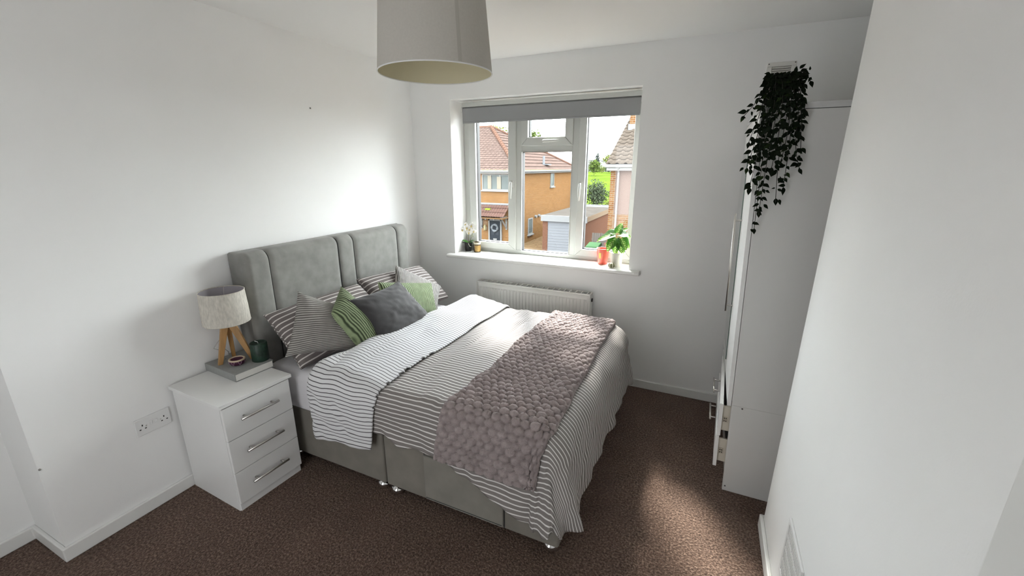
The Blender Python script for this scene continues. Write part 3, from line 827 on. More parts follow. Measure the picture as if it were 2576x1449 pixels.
# ------------------------------------------------------------------ pillows and cushions
def cushion(name, corners, thick, mat, label, cat='cushion', group=None, n=44, ear=0.10, wr=0.006, seed=0, uvrot=0, piping=None, sag=0.0, power=0.42):
    """corners TL, TR, BR, BL of the seam line; front side faces the room"""
    TL, TR, BR, BL = [np.array(c, float) for c in corners]
    nz = VNoise(100 + seed)
    nrm = np.cross(TR - TL, BL - TL); nrm /= np.linalg.norm(nrm)
    if nrm[0] < 0: nrm = -nrm
    wid = 0.5 * (np.linalg.norm(TR - TL) + np.linalg.norm(BR - BL)); hei = 0.5 * (np.linalg.norm(BL - TL) + np.linalg.norm(BR - TR))
    t = np.linspace(-1, 1, n + 1)
    t = np.sin(t * math.pi / 2) * 0.55 + t * 0.45
    Ug, Vg = np.meshgrid(t, t, indexing='xy')           # u right, v down
    # seam edges pull inward between the corners
    uu = Ug * (1 - ear * (1 - Vg ** 2) * np.abs(Ug) ** 1.5); vv_ = Vg * (1 - ear * (1 - Ug ** 2) * np.abs(Vg) ** 1.5)
    s, r = (uu + 1) / 2, (vv_ + 1) / 2
    base = (TL[None, None] * ((1 - s) * (1 - r))[..., None] + TR[None, None] * (s * (1 - r))[..., None] + BR[None, None] * (s * r)[..., None] + BL[None, None] * ((1 - s) * r)[..., None])
    bul = np.clip((1 - Ug ** 2) * (1 - Vg ** 2), 0, 1) ** power
    bul = bul * (1 + sag * Vg)
    inner = np.clip(1 - np.maximum(np.abs(Ug), np.abs(Vg)), 0, 1)
    wrk = nz(Ug * 3 + 5, Vg * 3 + 5) * 0.5 + nz(Ug * 8 + Vg * 3, Vg * 7 - Ug * 2) * 0.35
    rad_w = np.sin(np.arctan2(Vg, Ug) * 22 + 3 * nz(Ug * 4, Vg * 4)) * np.clip(1 - inner * 3.2, 0, 1) * np.clip(inner * 9, 0, 1) * 0.5
    h = thick / 2 * bul + (wr * wrk * bul + wr * 0.8 * rad_w)
    front = base + nrm * h[..., None]; back = base - nrm * (thick / 2 * bul * 0.85)[..., None]
    m1 = n + 1
    V = np.concatenate([front.reshape(-1, 3), back.reshape(-1, 3)])
    F = []
    for a in range(n):
        for b in range(n):
            k = a * m1 + b
            F.append((k, k + m1, k + m1 + 1, k + 1))
            k += m1 * m1
            F.append((k, k + 1, k + m1 + 1, k + m1))
    # orientation
    e = np.cross(front[1, 0] - front[0, 0], front[0, 1] - front[0, 0])
    c = front[n // 2, n // 2]
    nn = np.cross(front[n // 2 + 1, n // 2] - c, front[n // 2, n // 2 + 1] - c)
    if nn @ nrm < 0: F = [tuple(reversed(f)) for f in F]
    # stitch the rim
    ring = [b for b in range(m1)] + [a * m1 + n for a in range(1, m1)] + [n * m1 + b for b in range(n - 1, -1, -1)] + [a * m1 for a in range(n - 1, 0, -1)]
    off = m1 * m1
    flip = nn @ nrm < 0
    for i in range(len(ring)):
        p, q = ring[i], ring[(i + 1) % len(ring)]
        f = (p, q, q + off, p + off)
        F.append(tuple(reversed(f)) if flip else f)
    ux, uy = (Ug + 1) / 2 * wid, (1 - Vg) / 2 * hei
    ux = ux + 0.004 * nz(Ug * 3, Vg * 3); uy = uy + 0.005 * nz(Ug * 2.5 + 9, Vg * 2.5)
    if uvrot:
        ca, sa = math.cos(uvrot), math.sin(uvrot)
        ux, uy = ux * ca - uy * sa, ux * sa + uy * ca
    uv = np.concatenate([np.stack([ux, uy], -1).reshape(-1, 2)] * 2)
    cen = V.mean(0)
    root = mesh_obj(name, V - cen, F, mat, None, True, uv, tuple(cen))
    tag(root, label, cat, group)
    if piping:
        rp = [front.reshape(-1, 3)[i] * 0.5 + back.reshape(-1, 3)[i] * 0.5 - cen for i in ring]
        rp.append(rp[0])
        MB().tube([tuple(p) for p in rp], 0.0028, 6, False).build('piping', piping, root, True)
    return root

PIL = stripe_mat('pillow_stripe', (0.165, 0.145, 0.14), (0.66, 0.63, 0.60), 0.0285, 0.22, axis=1)
GST = cord_mat('grey_cord', (0.115, 0.11, 0.10), (0.44, 0.425, 0.395), 0.0112, axis=1)
GST2 = cord_mat('grey_cord_upright', (0.115, 0.11, 0.105), (0.44, 0.42, 0.40), 0.0112, axis=0)
GRC = cord_mat('green_cord', (0.045, 0.065, 0.030), (0.285, 0.355, 0.20), 0.0135, axis=0)
PG = 'pillows and cushions on the bed'
cushion('pillow', [(0.215, -1.680, 0.862), (0.225, -1.000, 0.868), (0.470, -0.960, 0.605), (0.462, -1.690, 0.597)], 0.19, PIL, 'striped taupe pillow leaning on the headboard nearest the bedside cabinet', 'pillow', PG, seed=1, ear=0.04, piping=PIL, power=0.34)
cushion('pillow', [(0.205, -0.985, 0.895), (0.215, -0.300, 0.850), (0.480, -0.285, 0.605), (0.470, -0.975, 0.615)], 0.17, PIL, 'striped taupe pillow leaning on the headboard nearest the window', 'pillow', PG, seed=2, ear=0.04, power=0.36, uvrot=0.0, piping=PIL)
cushion('cushion', [(0.335, -1.545, 0.976), (0.450, -1.270, 0.815), (0.605, -1.410, 0.618), (0.405, -1.730, 0.672)], 0.16, GST, 'pale grey finely ribbed cushion beside the lamp end of the bed', 'cushion', PG, seed=3, ear=0.09, uvrot=-0.12)
cushion('cushion', [(0.300, -0.690, 0.945), (0.455, -0.345, 0.715), (0.560, -0.560, 0.590), (0.440, -0.930, 0.730)], 0.11, GST2, 'pale grey finely ribbed cushion at the window end of the bed', 'cushion', PG, seed=4, ear=0.08)
cushion('cushion', [(0.390, -0.985, 0.898), (0.455, -0.475, 0.775), (0.610, -0.640, 0.590), (0.560, -1.120, 0.640)], 0.13, GRC, 'green corduroy cushion behind the charcoal cushion, ribs upright', 'cushion', PG, seed=5, ear=0.06)
cushion('cushion', [(0.520, -1.500, 0.862), (0.430, -1.330, 0.962), (0.665, -1.225, 0.615), (0.650, -1.415, 0.612)], 0.14, GRC, 'green corduroy cushion standing between the grey ribbed and charcoal cushions', 'cushion', PG, seed=6, ear=0.03, uvrot=0.0)
cushion('cushion', [(0.54, -0.95, 0.911), (0.72, -0.852, 0.65), (0.72, -1.336, 0.633), (0.535, -1.386, 0.904)], 0.14, CHAR, 'charcoal velvet cushion tilted on one corner in front of the green ones', 'cushion', PG, seed=7, ear=0.09, wr=0.010, piping=CHAR)

# ------------------------------------------------------------------ bedside cabinet and what stands on it
nsr = math.radians(-2.2)
ns = empty('bedside_cabinet', (0.225, -1.918, 0), nsr); tag(ns, 'white three drawer bedside cabinet between the socket and the bed', 'cabinet')
nx0, nx1, ny0, ny1 = -0.200, 0.195, -0.170, 0.170
NH = 0.593
box_obj('top', nx0 - 0.004, nx1 + 0.026, ny0 - 0.012, ny1 + 0.012, NH - 0.018, NH, MELA, ns, 0.0015)
box_obj('side_panel', nx0, nx1, ny0, ny0 + 0.016, 0, NH - 0.018, MELA, ns, 0.001)
box_obj('side_panel', nx0, nx1, ny1 - 0.016, ny1, 0, NH - 0.018, MELA, ns, 0.001)
box_obj('back_panel', nx0, nx0 + 0.006, ny0 + 0.016, ny1 - 0.016, 0.02, NH - 0.018, MELA, ns)
box_obj('inner_shade_block', nx0 + 0.01, nx1 - 0.004, ny0 + 0.016, ny1 - 0.016, 0.03, NH - 0.02, DARKGAP, ns)  # dark block paints the shade seen between the drawer fronts
box_obj('plinth', nx1 - 0.010, nx1 + 0.006, ny0 + 0.004, ny1 - 0.004, 0, 0.045, MELA, ns, 0.001)
dz = [(0.046, 0.219), (0.222, 0.395), (0.398, 0.568)]
for z0, z1 in dz:
    d = empty('drawer', (nx1, 0, (z0 + z1) / 2), 0, ns)
    box_obj('drawer_front', 0.001, 0.018, ny0 + 0.002, ny1 - 0.002, -(z1 - z0) / 2, (z1 - z0) / 2, MELA, d, 0.001)
    h = MB().tube([(0.046, -0.105, 0.010), (0.046, 0.085, 0.010)], 0.0058, 12)
    for yy in (-0.080, 0.060): h.tube([(0.016, yy, 0.010), (0.046, yy, 0.010)], 0.0045, 10)
    h.build('handle', STEEL, d, True)

book_r = math.radians(-4)
bk = empty('book', (0.150, -1.812, NH), book_r); tag(bk, 'thick grey cloth bound book lying flat on the bedside cabinet', 'book')
bx, by, bh = 0.140, 0.100, 0.040
m = MB().box(-bx, bx, -by, by, 0, 0.003); bevel(m.build('cover_board', BOOKC, bk), 0.001)
m = MB().box(-bx, bx, -by, by, bh - 0.003, bh); bevel(m.build('cover_board', BOOKC, bk), 0.001)
m = MB().box(-bx, bx, -by - 0.003, -by, 0, bh); bevel(m.build('spine', BOOKC, bk), 0.0012)
MB().box(-bx + 0.005, bx - 0.004, -by + 0.0005, by - 0.005, 0.003, bh - 0.003).build('page_block', PAGES, bk)
def text_obj(name, body, size, mat, parent, loc, rot, ext=0.0004):
    cu = bpy.data.curves.new(name, 'FONT'); cu.body = body; cu.size = size; cu.extrude = ext; cu.align_x = 'CENTER'; cu.align_y = 'CENTER'
    tmp = bpy.data.objects.new('tmp', cu); COL.objects.link(tmp)
    dg = bpy.context.evaluated_depsgraph_get()
    me = bpy.data.meshes.new_from_object(tmp.evaluated_get(dg)); bpy.data.objects.remove(tmp)
    me.materials.append(mat) if not me.materials else me.materials.__setitem__(0, mat)
    o = bpy.data.objects.new(name, me); o.location = loc; o.rotation_euler = rot
    return link_obj(o, parent)
text_obj('cover_lettering', 'MO', 0.030, M('book_ink', (0.13, 0.13, 0.125), 0.8), bk, (-0.112, -0.030, bh + 0.0002), (0, 0, 0.25))
BT = NH + 0.040                            # top of the book

lp = empty('table_lamp', (0.120, -1.818, BT)); tag(lp, 'small tripod lamp with oak legs and pale linen drum shade', 'lamp')
SR, SZ0, SZ1 = 0.108, 0.226, 0.392
apex = Vector((0, 0, 0.225))
for ang, rr_ in ((math.radians(250), 0.066), (math.radians(48), 0.085), (math.radians(150), 0.075)):
    base = Vector((rr_ * math.cos(ang), rr_ * math.sin(ang), 0.0))
    dirv = (apex + Vector((0.012 * math.cos(ang), 0.012 * math.sin(ang), 0)) - base)
    side = Vector((-math.sin(ang), math.cos(ang), 0)); q = dirv.cross(side).normalized()
    V = []
    for t, w, d in ((0, 0.0095, 0.011), (1, 0.0125, 0.017)):
        c = base + dirv * t
        for sx, sy in ((-1, -1), (1, -1), (1, 1), (-1, 1)):
            p = c + side * (w * sx) + q * (d * sy)
            if t == 0: p.z = 0.0
            V.append(p)
    o = mesh_obj('leg', V, [(3, 2, 1, 0), (4, 5, 6, 7), (0, 1, 5, 4), (1, 2, 6, 5), (2, 3, 7, 6), (3, 0, 4, 7)], OAK, lp); bevel(o, 0.002)
MB().lathe([(0.014, 0.205), (0.020, 0.215), (0.020, 0.240), (0.012, 0.250), (0.012, 0.275)], (0, 0, 0), 16).build('lamp_holder', WHITEP, lp, True)
sh = MB().lathe([(SR, SZ0), (SR - 0.002, (SZ0 + SZ1) / 2), (SR - 0.006, SZ1)], (0, 0, 0), 56, False, False).build('shade', LINEN, lp, True)
MB().lathe([(SR - 0.007, SZ1 - 0.0005), (SR - 0.0035, (SZ0 + SZ1) / 2), (SR - 0.0025, SZ0 + 0.0005)], (0, 0, 0), 56, False, False).build('lining', LILAC, sh, True)
for z, r in ((SZ0, SR - 0.001), (SZ1, SR - 0.0065)):
    ring = [(r * math.cos(2 * math.pi * k / 48), r * math.sin(2 * math.pi * k / 48), z) for k in range(49)]
    MB().tube(ring, 0.0022, 6, False).build('rim', LINEN, sh, True)
m = MB()
for k in range(3):
    a = 2 * math.pi * k / 3 + 0.4; m.tube([(0.012 * math.cos(a), 0.012 * math.sin(a), SZ1 - 0.09), ((SR - 0.006) * math.cos(a), (SR - 0.006) * math.sin(a), SZ1 - 0.004)], 0.0012, 5)
m.build('shade_ring', STEEL, lp)
cord = [(0.0, 0.0, 0.20), (-0.035, -0.012, 0.150), (-0.070, -0.030, 0.105), (-0.095, -0.040, 0.070), (-0.085, -0.020, 0.055), (-0.060, -0.005, 0.060), (-0.075, 0.02, 0.03), (-0.105, 0.035, 0.004), (-0.118, 0.06, 0.002)]
MB().tube(cord, 0.0018, 6).build('flex', M('clear_flex', (0.42, 0.41, 0.39), 0.4), lp, True)

cd = empty('pillar_candle', (0.232, -1.748, BT)); tag(cd, 'dark green pillar candle standing on the grey book', 'candle')
o = MB().lathe([(0.040, 0), (0.042, 0.003), (0.042, 0.096), (0.040, 0.100), (0.036, 0.101), (0.030, 0.097), (0.004, 0.095)], (0, 0, 0), 40).build('wax', CANDG, cd); smooth_angle(o, 40)
MB().tube([(0, 0, 0.094), (0.001, -0.002, 0.104), (-0.008, -0.012, 0.111)], 0.0018, 6).build('wick', WHITEP, cd)

td = empty('trinket_bowl', (0.175, -1.838, BT)); tag(td, 'small purple bowl with cream rim beside the lamp leg', 'bowl')
o = MB().lathe([(0.022, 0), (0.030, 0.004), (0.037, 0.016), (0.0375, 0.026), (0.034, 0.031), (0.029, 0.030), (0.024, 0.022), (0.004, 0.019)], (0, 0, 0), 32).build('bowl_body', PURP, td, True)
ring = [(0.0345 * math.cos(2 * math.pi * k / 40), 0.0345 * math.sin(2 * math.pi * k / 40), 0.030) for k in range(41)]
MB().tube(ring, 0.005, 8, False).build('rim', CREAM, td, True)
lin_m = M('lilac_thread', (0.42, 0.28, 0.38), 0.8)
for k in range(14):
    a0 = 2 * math.pi * k / 14; a1 = a0 + (0.22 if k % 2 else -0.22)
    MB().tube([(0.0375 * math.cos(a0), 0.0375 * math.sin(a0), 0.026), (0.0378 * math.cos((a0 + a1) / 2), 0.0378 * math.sin((a0 + a1) / 2), 0.016), (0.0315 * math.cos(a1), 0.0315 * math.sin(a1), 0.006)], 0.0009, 5).build('thread', lin_m, td)

# ------------------------------------------------------------------ wall socket
so = empty('wall_socket', (0.0, -2.180, 0.442)); tag(so, 'white double plug socket on the wall left of the bedside cabinet', 'socket')
bevel(MB().box(0, 0.009, -0.073, 0.073, -0.043, 0.043).build('face_plate', WHITEP, so), 0.003)
pin = M('socket_hole', (0.01, 0.01, 0.01), 0.8)
for yc in (-0.045, 0.045):
    MB().box(0.0085, 0.0095, yc - 0.0022, yc + 0.0022, 0.004, 0.012).build('pin_hole', pin, so)
    for dy in (-0.011, 0.011): MB().box(0.0085, 0.0095, yc + dy - 0.0035, yc + dy + 0.0035, -0.0135, -0.009).build('pin_hole', pin, so)
for yc in (-0.010, 0.010):
    bevel(MB().box(0.008, 0.0125, yc - 0.006, yc + 0.006, -0.004, 0.014).build('switch', WHITEP, so), 0.002)
for yc in (-0.030, 0.030): MB().lathe([(0.003, 0), (0.003, 0.001)], (0, 0, 0), 10).build('screw', STEEL, so, False, (0.0088, yc, 0.0)).rotation_euler = (0, math.pi / 2, 0)

# ------------------------------------------------------------------ pendant lamp shade
pd = empty('pendant_lamp', (1.425, -1.718, 1.950)); tag(pd, 'large beige fabric drum shade hanging from the ceiling', 'lamp')
PR0, PR1, PH = 0.197, 0.172, 0.29
sh = MB().lathe([(PR0, 0), (PR1, PH)], (0, 0, 0), 72, False, False).build('shade', PEND, pd, True)
MB().lathe([(PR1 - 0.0015, PH), (PR0 - 0.0015, 0)], (0, 0, 0), 72, False, False).build('lining', PENDI, sh, True)
for r, z in ((PR0 - 0.0005, 0), (PR1 - 0.0005, PH)):
    ring = [(r * math.cos(2 * math.pi * k / 72), r * math.sin(2 * math.pi * k / 72), z) for k in range(73)]
    MB().tube(ring, 0.0022, 6, False).build('rim', WHITEP, sh, True)
ca = math.atan2(-3.085 + 1.718, 2.35 - 1.425) + math.radians(23)
V = []; F = []
for i, z in enumerate(np.linspace(0.004, PH, 6)):
    r = PR0 + (PR1 - PR0) * z / PH + 0.0006
    for k in range(4): a = ca + (k - 1.5) * 0.022; V.append((r * math.cos(a), r * math.sin(a), z))
for i in range(5):
    for k in range(3): F.append((i * 4 + k, i * 4 + k + 1, i * 4 + k + 5, i * 4 + k + 4))
o = mesh_obj('seam_strip', V, F, M('pendant_seam', (0.43, 0.405, 0.36), 0.85), sh)
sm = o.modifiers.new('thick', 'SOLIDIFY'); sm.thickness = 0.0008
m = MB()
for k in range(3):
    a = 2 * math.pi * k / 3; m.tube([(0.02 * math.cos(a), 0.02 * math.sin(a), PH - 0.04), (PR1 * math.cos(a), PR1 * math.sin(a), PH - 0.002)], 0.0016, 6)
m.build('spider_ring', WHITEP, pd)
MB().lathe([(0.012, PH - 0.13), (0.020, PH - 0.12), (0.020, PH - 0.05), (0.010, PH - 0.02)], (0, 0, 0), 20).build('bulb_holder', WHITEP, pd, True)
MB().lathe([(0.004, PH - 0.235), (0.020, PH - 0.225), (0.030, PH - 0.195), (0.024, PH - 0.155), (0.013, PH - 0.13)], (0, 0, 0), 20).build('bulb', M('bulb_glass', (0.85, 0.85, 0.82), 0.2), pd, True)
MB().tube([(0, 0, PH - 0.03), (0, 0, 0.445)], 0.003, 8).build('flex', WHITEP, pd)
MB().lathe([(0.045, 0.428), (0.042, 0.440), (0.040, 0.449)], (0, 0, 0), 24).build('ceiling_rose', WHITEP, pd, True)

# ------------------------------------------------------------------ wardrobe (leans very slightly forward)
WO = Vector((2.576, -0.934, 0))
wd = empty('wardrobe', WO); tag(wd, 'tall white wardrobe in the alcove with two drawers pulled out of line', 'wardrobe')
KX = -0.034
def wbox(name, x0, x1, y0, y1, z0, z1, mat, parent=wd, bev=0.001, tilt=None):
    m = MB().box(x0, x1, y0, y1, z0, z1)
    if tilt: m.v = [tilt(p) for p in m.v]
    m.v = [(p[0] + KX * p[2], p[1], p[2]) for p in m.v]
    o = m.build(name, mat, parent)
    if bev: bevel(o, bev)
    return o
WD, WW, WH, WB = 0.50, 0.855, 1.886, 0.498
wbox('side_panel', 0.0, WD, 0.0, 0.016, WB, WH - 0.026, MELB)
wbox('side_panel', 0.0, WD, 0.0, 0.016, 0, WB - 0.0006, MELB)
wbox('side_panel', 0.0, WD, WW - 0.016, WW, 0, WH - 0.026, MELB)
wbox('top_panel', -0.022, WD, -0.004, WW + 0.004, WH - 0.024, WH, M('wardrobe_top_edge', (0.60, 0.60, 0.60), 0.4))
wbox('back_panel', WD - 0.006, WD, 0.016, WW - 0.016, 0.02, WH - 0.026, MELB, bev=0)
wbox('shelf', 0.004, WD - 0.01, 0.016, WW - 0.016, WB - 0.012, WB + 0.004, MELB)
wbox('plinth', 0.012, 0.028, 0.016, WW - 0.016, 0, 0.115, MELB)
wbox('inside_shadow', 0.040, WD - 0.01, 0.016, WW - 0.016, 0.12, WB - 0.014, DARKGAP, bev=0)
wbox('centre_divider', 0.004, WD - 0.01, WW / 2 - 0.008, WW / 2 + 0.008, WB + 0.004, WH - 0.03, MELB)
WDOOR = M('wardrobe_door_white', (0.86, 0.86, 0.85), 0.3, var=0.01, vscale=3)
for k, (y0, y1) in enumerate(((-0.002, WW / 2 - 0.002), (WW / 2 + 0.002, WW + 0.002))):
    d = wbox('door', -0.020, -0.002, y0, y1, WB - 0.006, WH - 0.028, WDOOR)
    if k == 1:
        MIR = M('mirror', (0.55, 0.60, 0.57), 0.05, metal=1.0)
        wbox('mirror', -0.0245, -0.0205, y0 + 0.012, y1 - 0.03, WB + 0.055, 1.715, MIR, d, 0.0008)
        o = wbox('door_edge_strip', -0.0235, -0.0205, y0 + 0.008, y0 + 0.012, WB + 0.055, 1.715, M('mirror_edge', (0.10, 0.15, 0.13), 0.2), d, 0)
    yh = y1 - 0.028 if k == 0 else y0 + 0.028
    hm = MB().tube([(-0.052 + KX * 0.86, yh, 0.86), (-0.052 + KX * 1.40, yh, 1.40)], 0.0055, 12)
    for z in (0.895, 1.365): hm.tube([(-0.018 + KX * z, yh, z), (-0.052 + KX * z, yh, z)], 0.0042, 10)
    if k == 0: hm.build('door_handle', STEEL, d, True)
# drawers sit proud of the carcass and droop towards the window
def dtilt(s, d): return lambda p: (p[0] + s * p[1], p[1], p[2] - d * p[1])
DRS = ((0.312, 0.492, -0.052, 0.035, 0.045), (0.130, 0.306, -0.056, 0.030, 0.030))
for (z0, z1, x0, sl, dp) in DRS:
    d = wbox('drawer', x0, x0 + 0.017, 0.004, WW - 0.02, z0, z1, WDOOR, tilt=dtilt(sl, dp))
    wbox('drawer_side', x0 + 0.017, 0.30, 0.020, 0.032, z0 + 0.025, z1 - 0.018, M('drawer_box_cream', (0.60, 0.56, 0.48), 0.5), d)
    zc = (z0 + z1) / 2
    wbox('runner_clip', x0 + 0.022, x0 + 0.042, 0.016, 0.020, zc - 0.016, zc + 0.016, M('runner_cream', (0.50, 0.45, 0.36), 0.5), d)
    for (ex, ez) in ((0.026, 0.006), (0.034, 0.006), (0.026, -0.008), (0.034, -0.008)):
        wbox('clip_slot', x0 + ex, x0 + ex + 0.004, 0.0145, 0.0165, zc + ez - 0.003, zc + ez + 0.004, DARKGAP, d, 0)
    hz = zc - dp * 0.43; hx = x0 + sl * 0.43 + KX * hz
    hm = MB().tube([(hx - 0.034, 0.335, hz), (hx - 0.034, 0.520, hz)], 0.0052, 12)
    for yy in (0.36, 0.495): hm.tube([(hx + 0.002, yy, hz), (hx - 0.034, yy, hz)], 0.0042, 10)
    hm.build('drawer_handle', STEEL, d, True)
for (x, z) in ((0.048, 0.489), (0.012, 0.028)):
    o = MB().lathe([(0.0042, 0), (0.0042, 0.0012)], (0, 0, 0), 10).build('screw', M('dull_screw', (0.10, 0.10, 0.10), 0.5, metal=0.6), wd, False, (x + KX * z, -0.0002, z)); o.rotation_euler = (math.pi / 2, 0, 0)

# ------------------------------------------------------------------ trailing plant on the wardrobe
PX, PY, PZ = 2.560, -0.842, WH
tp = empty('trailing_plant', (PX, PY, PZ)); tag(tp, 'dark trailing ivy plant in a black pot on top of the wardrobe', 'plant')
o = MB().lathe([(0.036, 0), (0.038, 0.004), (0.050, 0.080), (0.054, 0.082), (0.054, 0.094), (0.048, 0.094), (0.044, 0.080), (0.004, 0.076)], (0, 0, 0), 28).build('pot', BLACKP, tp); smooth_angle(o, 40)
def leaf_mesh(name, L, W, mat, curl=0.12, fold=0.22, n=8):
    V, F = [], []
    for i in range(n + 1):
        t = i / n
        w = W / 2 * float(np.interp(t, [0, 0.08, 0.2, 0.36, 0.55, 0.72, 0.86, 0.95, 1.0], [0.04, 0.42, 0.84, 1.0, 0.84, 0.52, 0.22, 0.06, 0.0]))
        z = -curl * L * t * t
        V += [(-w, t * L, z + fold * w), (0, t * L, z), (w, t * L, z + fold * w)]
    for i in range(n):
        a = i * 3
        F += [(a, a + 1, a + 4, a + 3), (a + 1, a + 2, a + 5, a + 4)]
    return make_mesh(name, V, F, mat, True)
LEAFD2 = M('olive_leaf', (0.013, 0.027, 0.005), 0.7, var=0.4, vscale=25, spec=0.15)
lm = [leaf_mesh('leaf', 0.040, 0.023, LEAFD), leaf_mesh('leaf', 0.034, 0.018, LEAFD, 0.2), leaf_mesh('leaf', 0.045, 0.024, LEAFD, 0.05), leaf_mesh('leaf', 0.036, 0.020, LEAFD2, 0.1), leaf_mesh('leaf', 0.020, 0.009, LEAFD, 0.1)]
def orient(direction, normal):
    y = Vector(direction).normalized(); z = Vector(normal); z = (z - y * z.dot(y))
    if z.length < 1e-4: z = y.orthogonal()
    z.normalize(); x = y.cross(z)
    return Matrix((x, y, z)).transposed().to_euler()
def bez(p, n):
    """Catmull-Rom through points"""
    p = [Vector(q) for q in p]; p = [p[0] * 2 - p[1]] + p + [p[-1] * 2 - p[-2]]
    out = []
    segs = len(p) - 3
    for s in range(segs):
        for k in range(n):
            t = k / n; a, b, c, d = p[s:s + 4]
            out.append(0.5 * ((2 * b) + (c - a) * t + (2 * a - 5 * b + 4 * c - d) * t * t + (3 * b - a - 3 * c + d) * t ** 3))
    out.append(p[-2]); return out
def W2L(x, y, z): return (x - PX, y - PY, z - PZ)
stems = [  # tips hang in front of the side panel and over the front edge
    ([(0.0, 0, .09), (-0.02, -0.07, .10), W2L(2.520, -0.975, 1.87), W2L(2.525, -0.985, 1.62), W2L(2.533, -0.980, 1.365)], 30),
    ([(0.01, 0, .09), (0.0, -0.08, .10), W2L(2.548, -0.985, 1.85), W2L(2.540, -0.995, 1.65), W2L(2.540, -0.985, 1.44)], 26),
    ([(0.02, 0, .09), (0.02, -0.08, .10), W2L(2.585, -0.980, 1.86), W2L(2.580, -0.990, 1.68), W2L(2.596, -0.975, 1.495)], 20),
    ([(0.02, 0, .09), (0.03, -0.08, .10), W2L(2.600, -0.985, 1.88), W2L(2.610, -0.990, 1.70), W2L(2.615, -0.975, 1.545)], 20),
    ([(0.03, 0, .09), (0.045, -0.07, .10), W2L(2.620, -0.975, 1.87), W2L(2.632, -0.985, 1.72), W2L(2.662, -0.970, 1.625)], 18),
    ([(0.03, 0, .09), (0.05, -0.07, .10), W2L(2.625, -0.970, 1.88), W2L(2.640, -0.980, 1.79), W2L(2.655, -0.970, 1.690)], 14),
    ([(0.03, 0, .09), (0.06, -0.06, .10), W2L(2.625, -0.960, 1.90), W2L(2.648, -0.965, 1.780)], 12),
    ([(0.03, 0.0, .09), (0.045, -0.03, .12), (0.075, -0.05, .115), (0.098, -0.06, .075)], 9),
    ([(-0.02, 0, .09), (-0.05, -0.05, .10), W2L(2.475, -0.960, 1.90), W2L(2.425, -0.965, 1.830)], 12),
    ([(-0.02, 0, .09), (-0.05, -0.06, .10), W2L(2.490, -0.970, 1.85), W2L(2.462, -0.975, 1.725)], 15),
    ([(-0.02, 0, .09), (-0.05, -0.07, .10), W2L(2.500, -0.975, 1.83), W2L(2.482, -0.980, 1.70), W2L(2.470, -0.975, 1.625)], 17),
    ([(-0.01, 0, .09), (-0.04, -0.08, .10), W2L(2.515, -0.980, 1.83), W2L(2.500, -0.990, 1.66), W2L(2.490, -0.980, 1.540)], 20),
    ([(0.0, 0, .09), (-0.01, -0.08, .10), W2L(2.560, -0.990, 1.90), W2L(2.565, -1.000, 1.74), W2L(2.560, -0.985, 1.620)], 19),
    ([(0.0, 0, .09), (0.02, -0.09, .10), W2L(2.590, -0.990, 1.88), W2L(2.595, -1.000, 1.76), W2L(2.590, -0.990, 1.660)], 17),
    ([(-0.01, 0, .09), (-0.03, -0.09, .10), W2L(2.535, -0.985, 1.88), W2L(2.520, -1.000, 1.76), W2L(2.525, -0.990, 1.70)], 16),
    ([(0, 0, .09), (-0.03, -0.03, .115), (-0.06, -0.05, .10)], 7),
    ([(0, 0, .09), (-0.01, -0.03, .112), (-0.03, -0.06, .10)], 7),
    ([(0, 0, .09), (0.03, -0.03, .115), (0.05, -0.06, .105)], 7),
]
rl = random.Random(5)
extra_v, extra_f = [], []
for pts, nl in stems:
    path = bez(pts, 8)
    MB().tube(path, 0.0013, 5).build('stem', STEMD, tp, True)
    for k in range(nl):
        t = 0.10 + 0.90 * (k + rl.random() * 0.5) / nl
        i = min(len(path) - 2, int(t * (len(path) - 1)))
        p = path[i].lerp(path[i + 1], (t * (len(path) - 1)) - i) if i + 1 < len(path) else path[-1]
        tang = (path[i + 1] - path[i]).normalized()
        s = 1 if k % 2 else -1
        d = Vector((s * rl.uniform(0.5, 1.0), rl.uniform(-0.45, 0.15), rl.uniform(-0.55, 0.35))) + tang * 0.55
        if k == nl - 1: d = tang + Vector((0.1, 0, -0.3))
        if p.y > -0.09: d.y -= 0.3
        nrm = Vector((rl.uniform(-0.5, 0.5), -1.0, rl.uniform(0.0, 0.9)))
        me = lm[rl.choice((0, 0, 1, 2, 2, 3, 4))]
        sc = rl.uniform(0.62, 0.92)
        inst('leaf', me, tp, tuple(p + d.normalized() * 0.004), orient(d, nrm), (sc, sc, sc))
        # small leaflets that crowd round each leaf
        for e in range(2 if t < 0.72 else 1):
            de = Vector((rl.uniform(-1, 1), rl.uniform(-0.7, 0.3), rl.uniform(-0.9, 0.3))) + tang * 0.3
            q = p + Vector((rl.uniform(-0.014, 0.014), rl.uniform(-0.012, 0.006), rl.uniform(-0.012, 0.012)))
            mt = Matrix.Translation(q) @ orient(de, (rl.uniform(-0.5, 0.5), -1, rl.uniform(0, 0.8))).to_matrix().to_4x4() @ Matrix.Scale(rl.uniform(0.45, 0.72), 4)
            src = lm[rl.choice((0, 2, 1))]
            k0 = len(extra_v)
            extra_v += [tuple(mt @ v.co) for v in src.vertices]
            extra_f += [tuple(i + k0 for i in f.vertices) for f in src.polygons]

o = mesh_obj('leaflets', extra_v, extra_f, LEAFD, tp, True); o['kind'] = 'stuff'
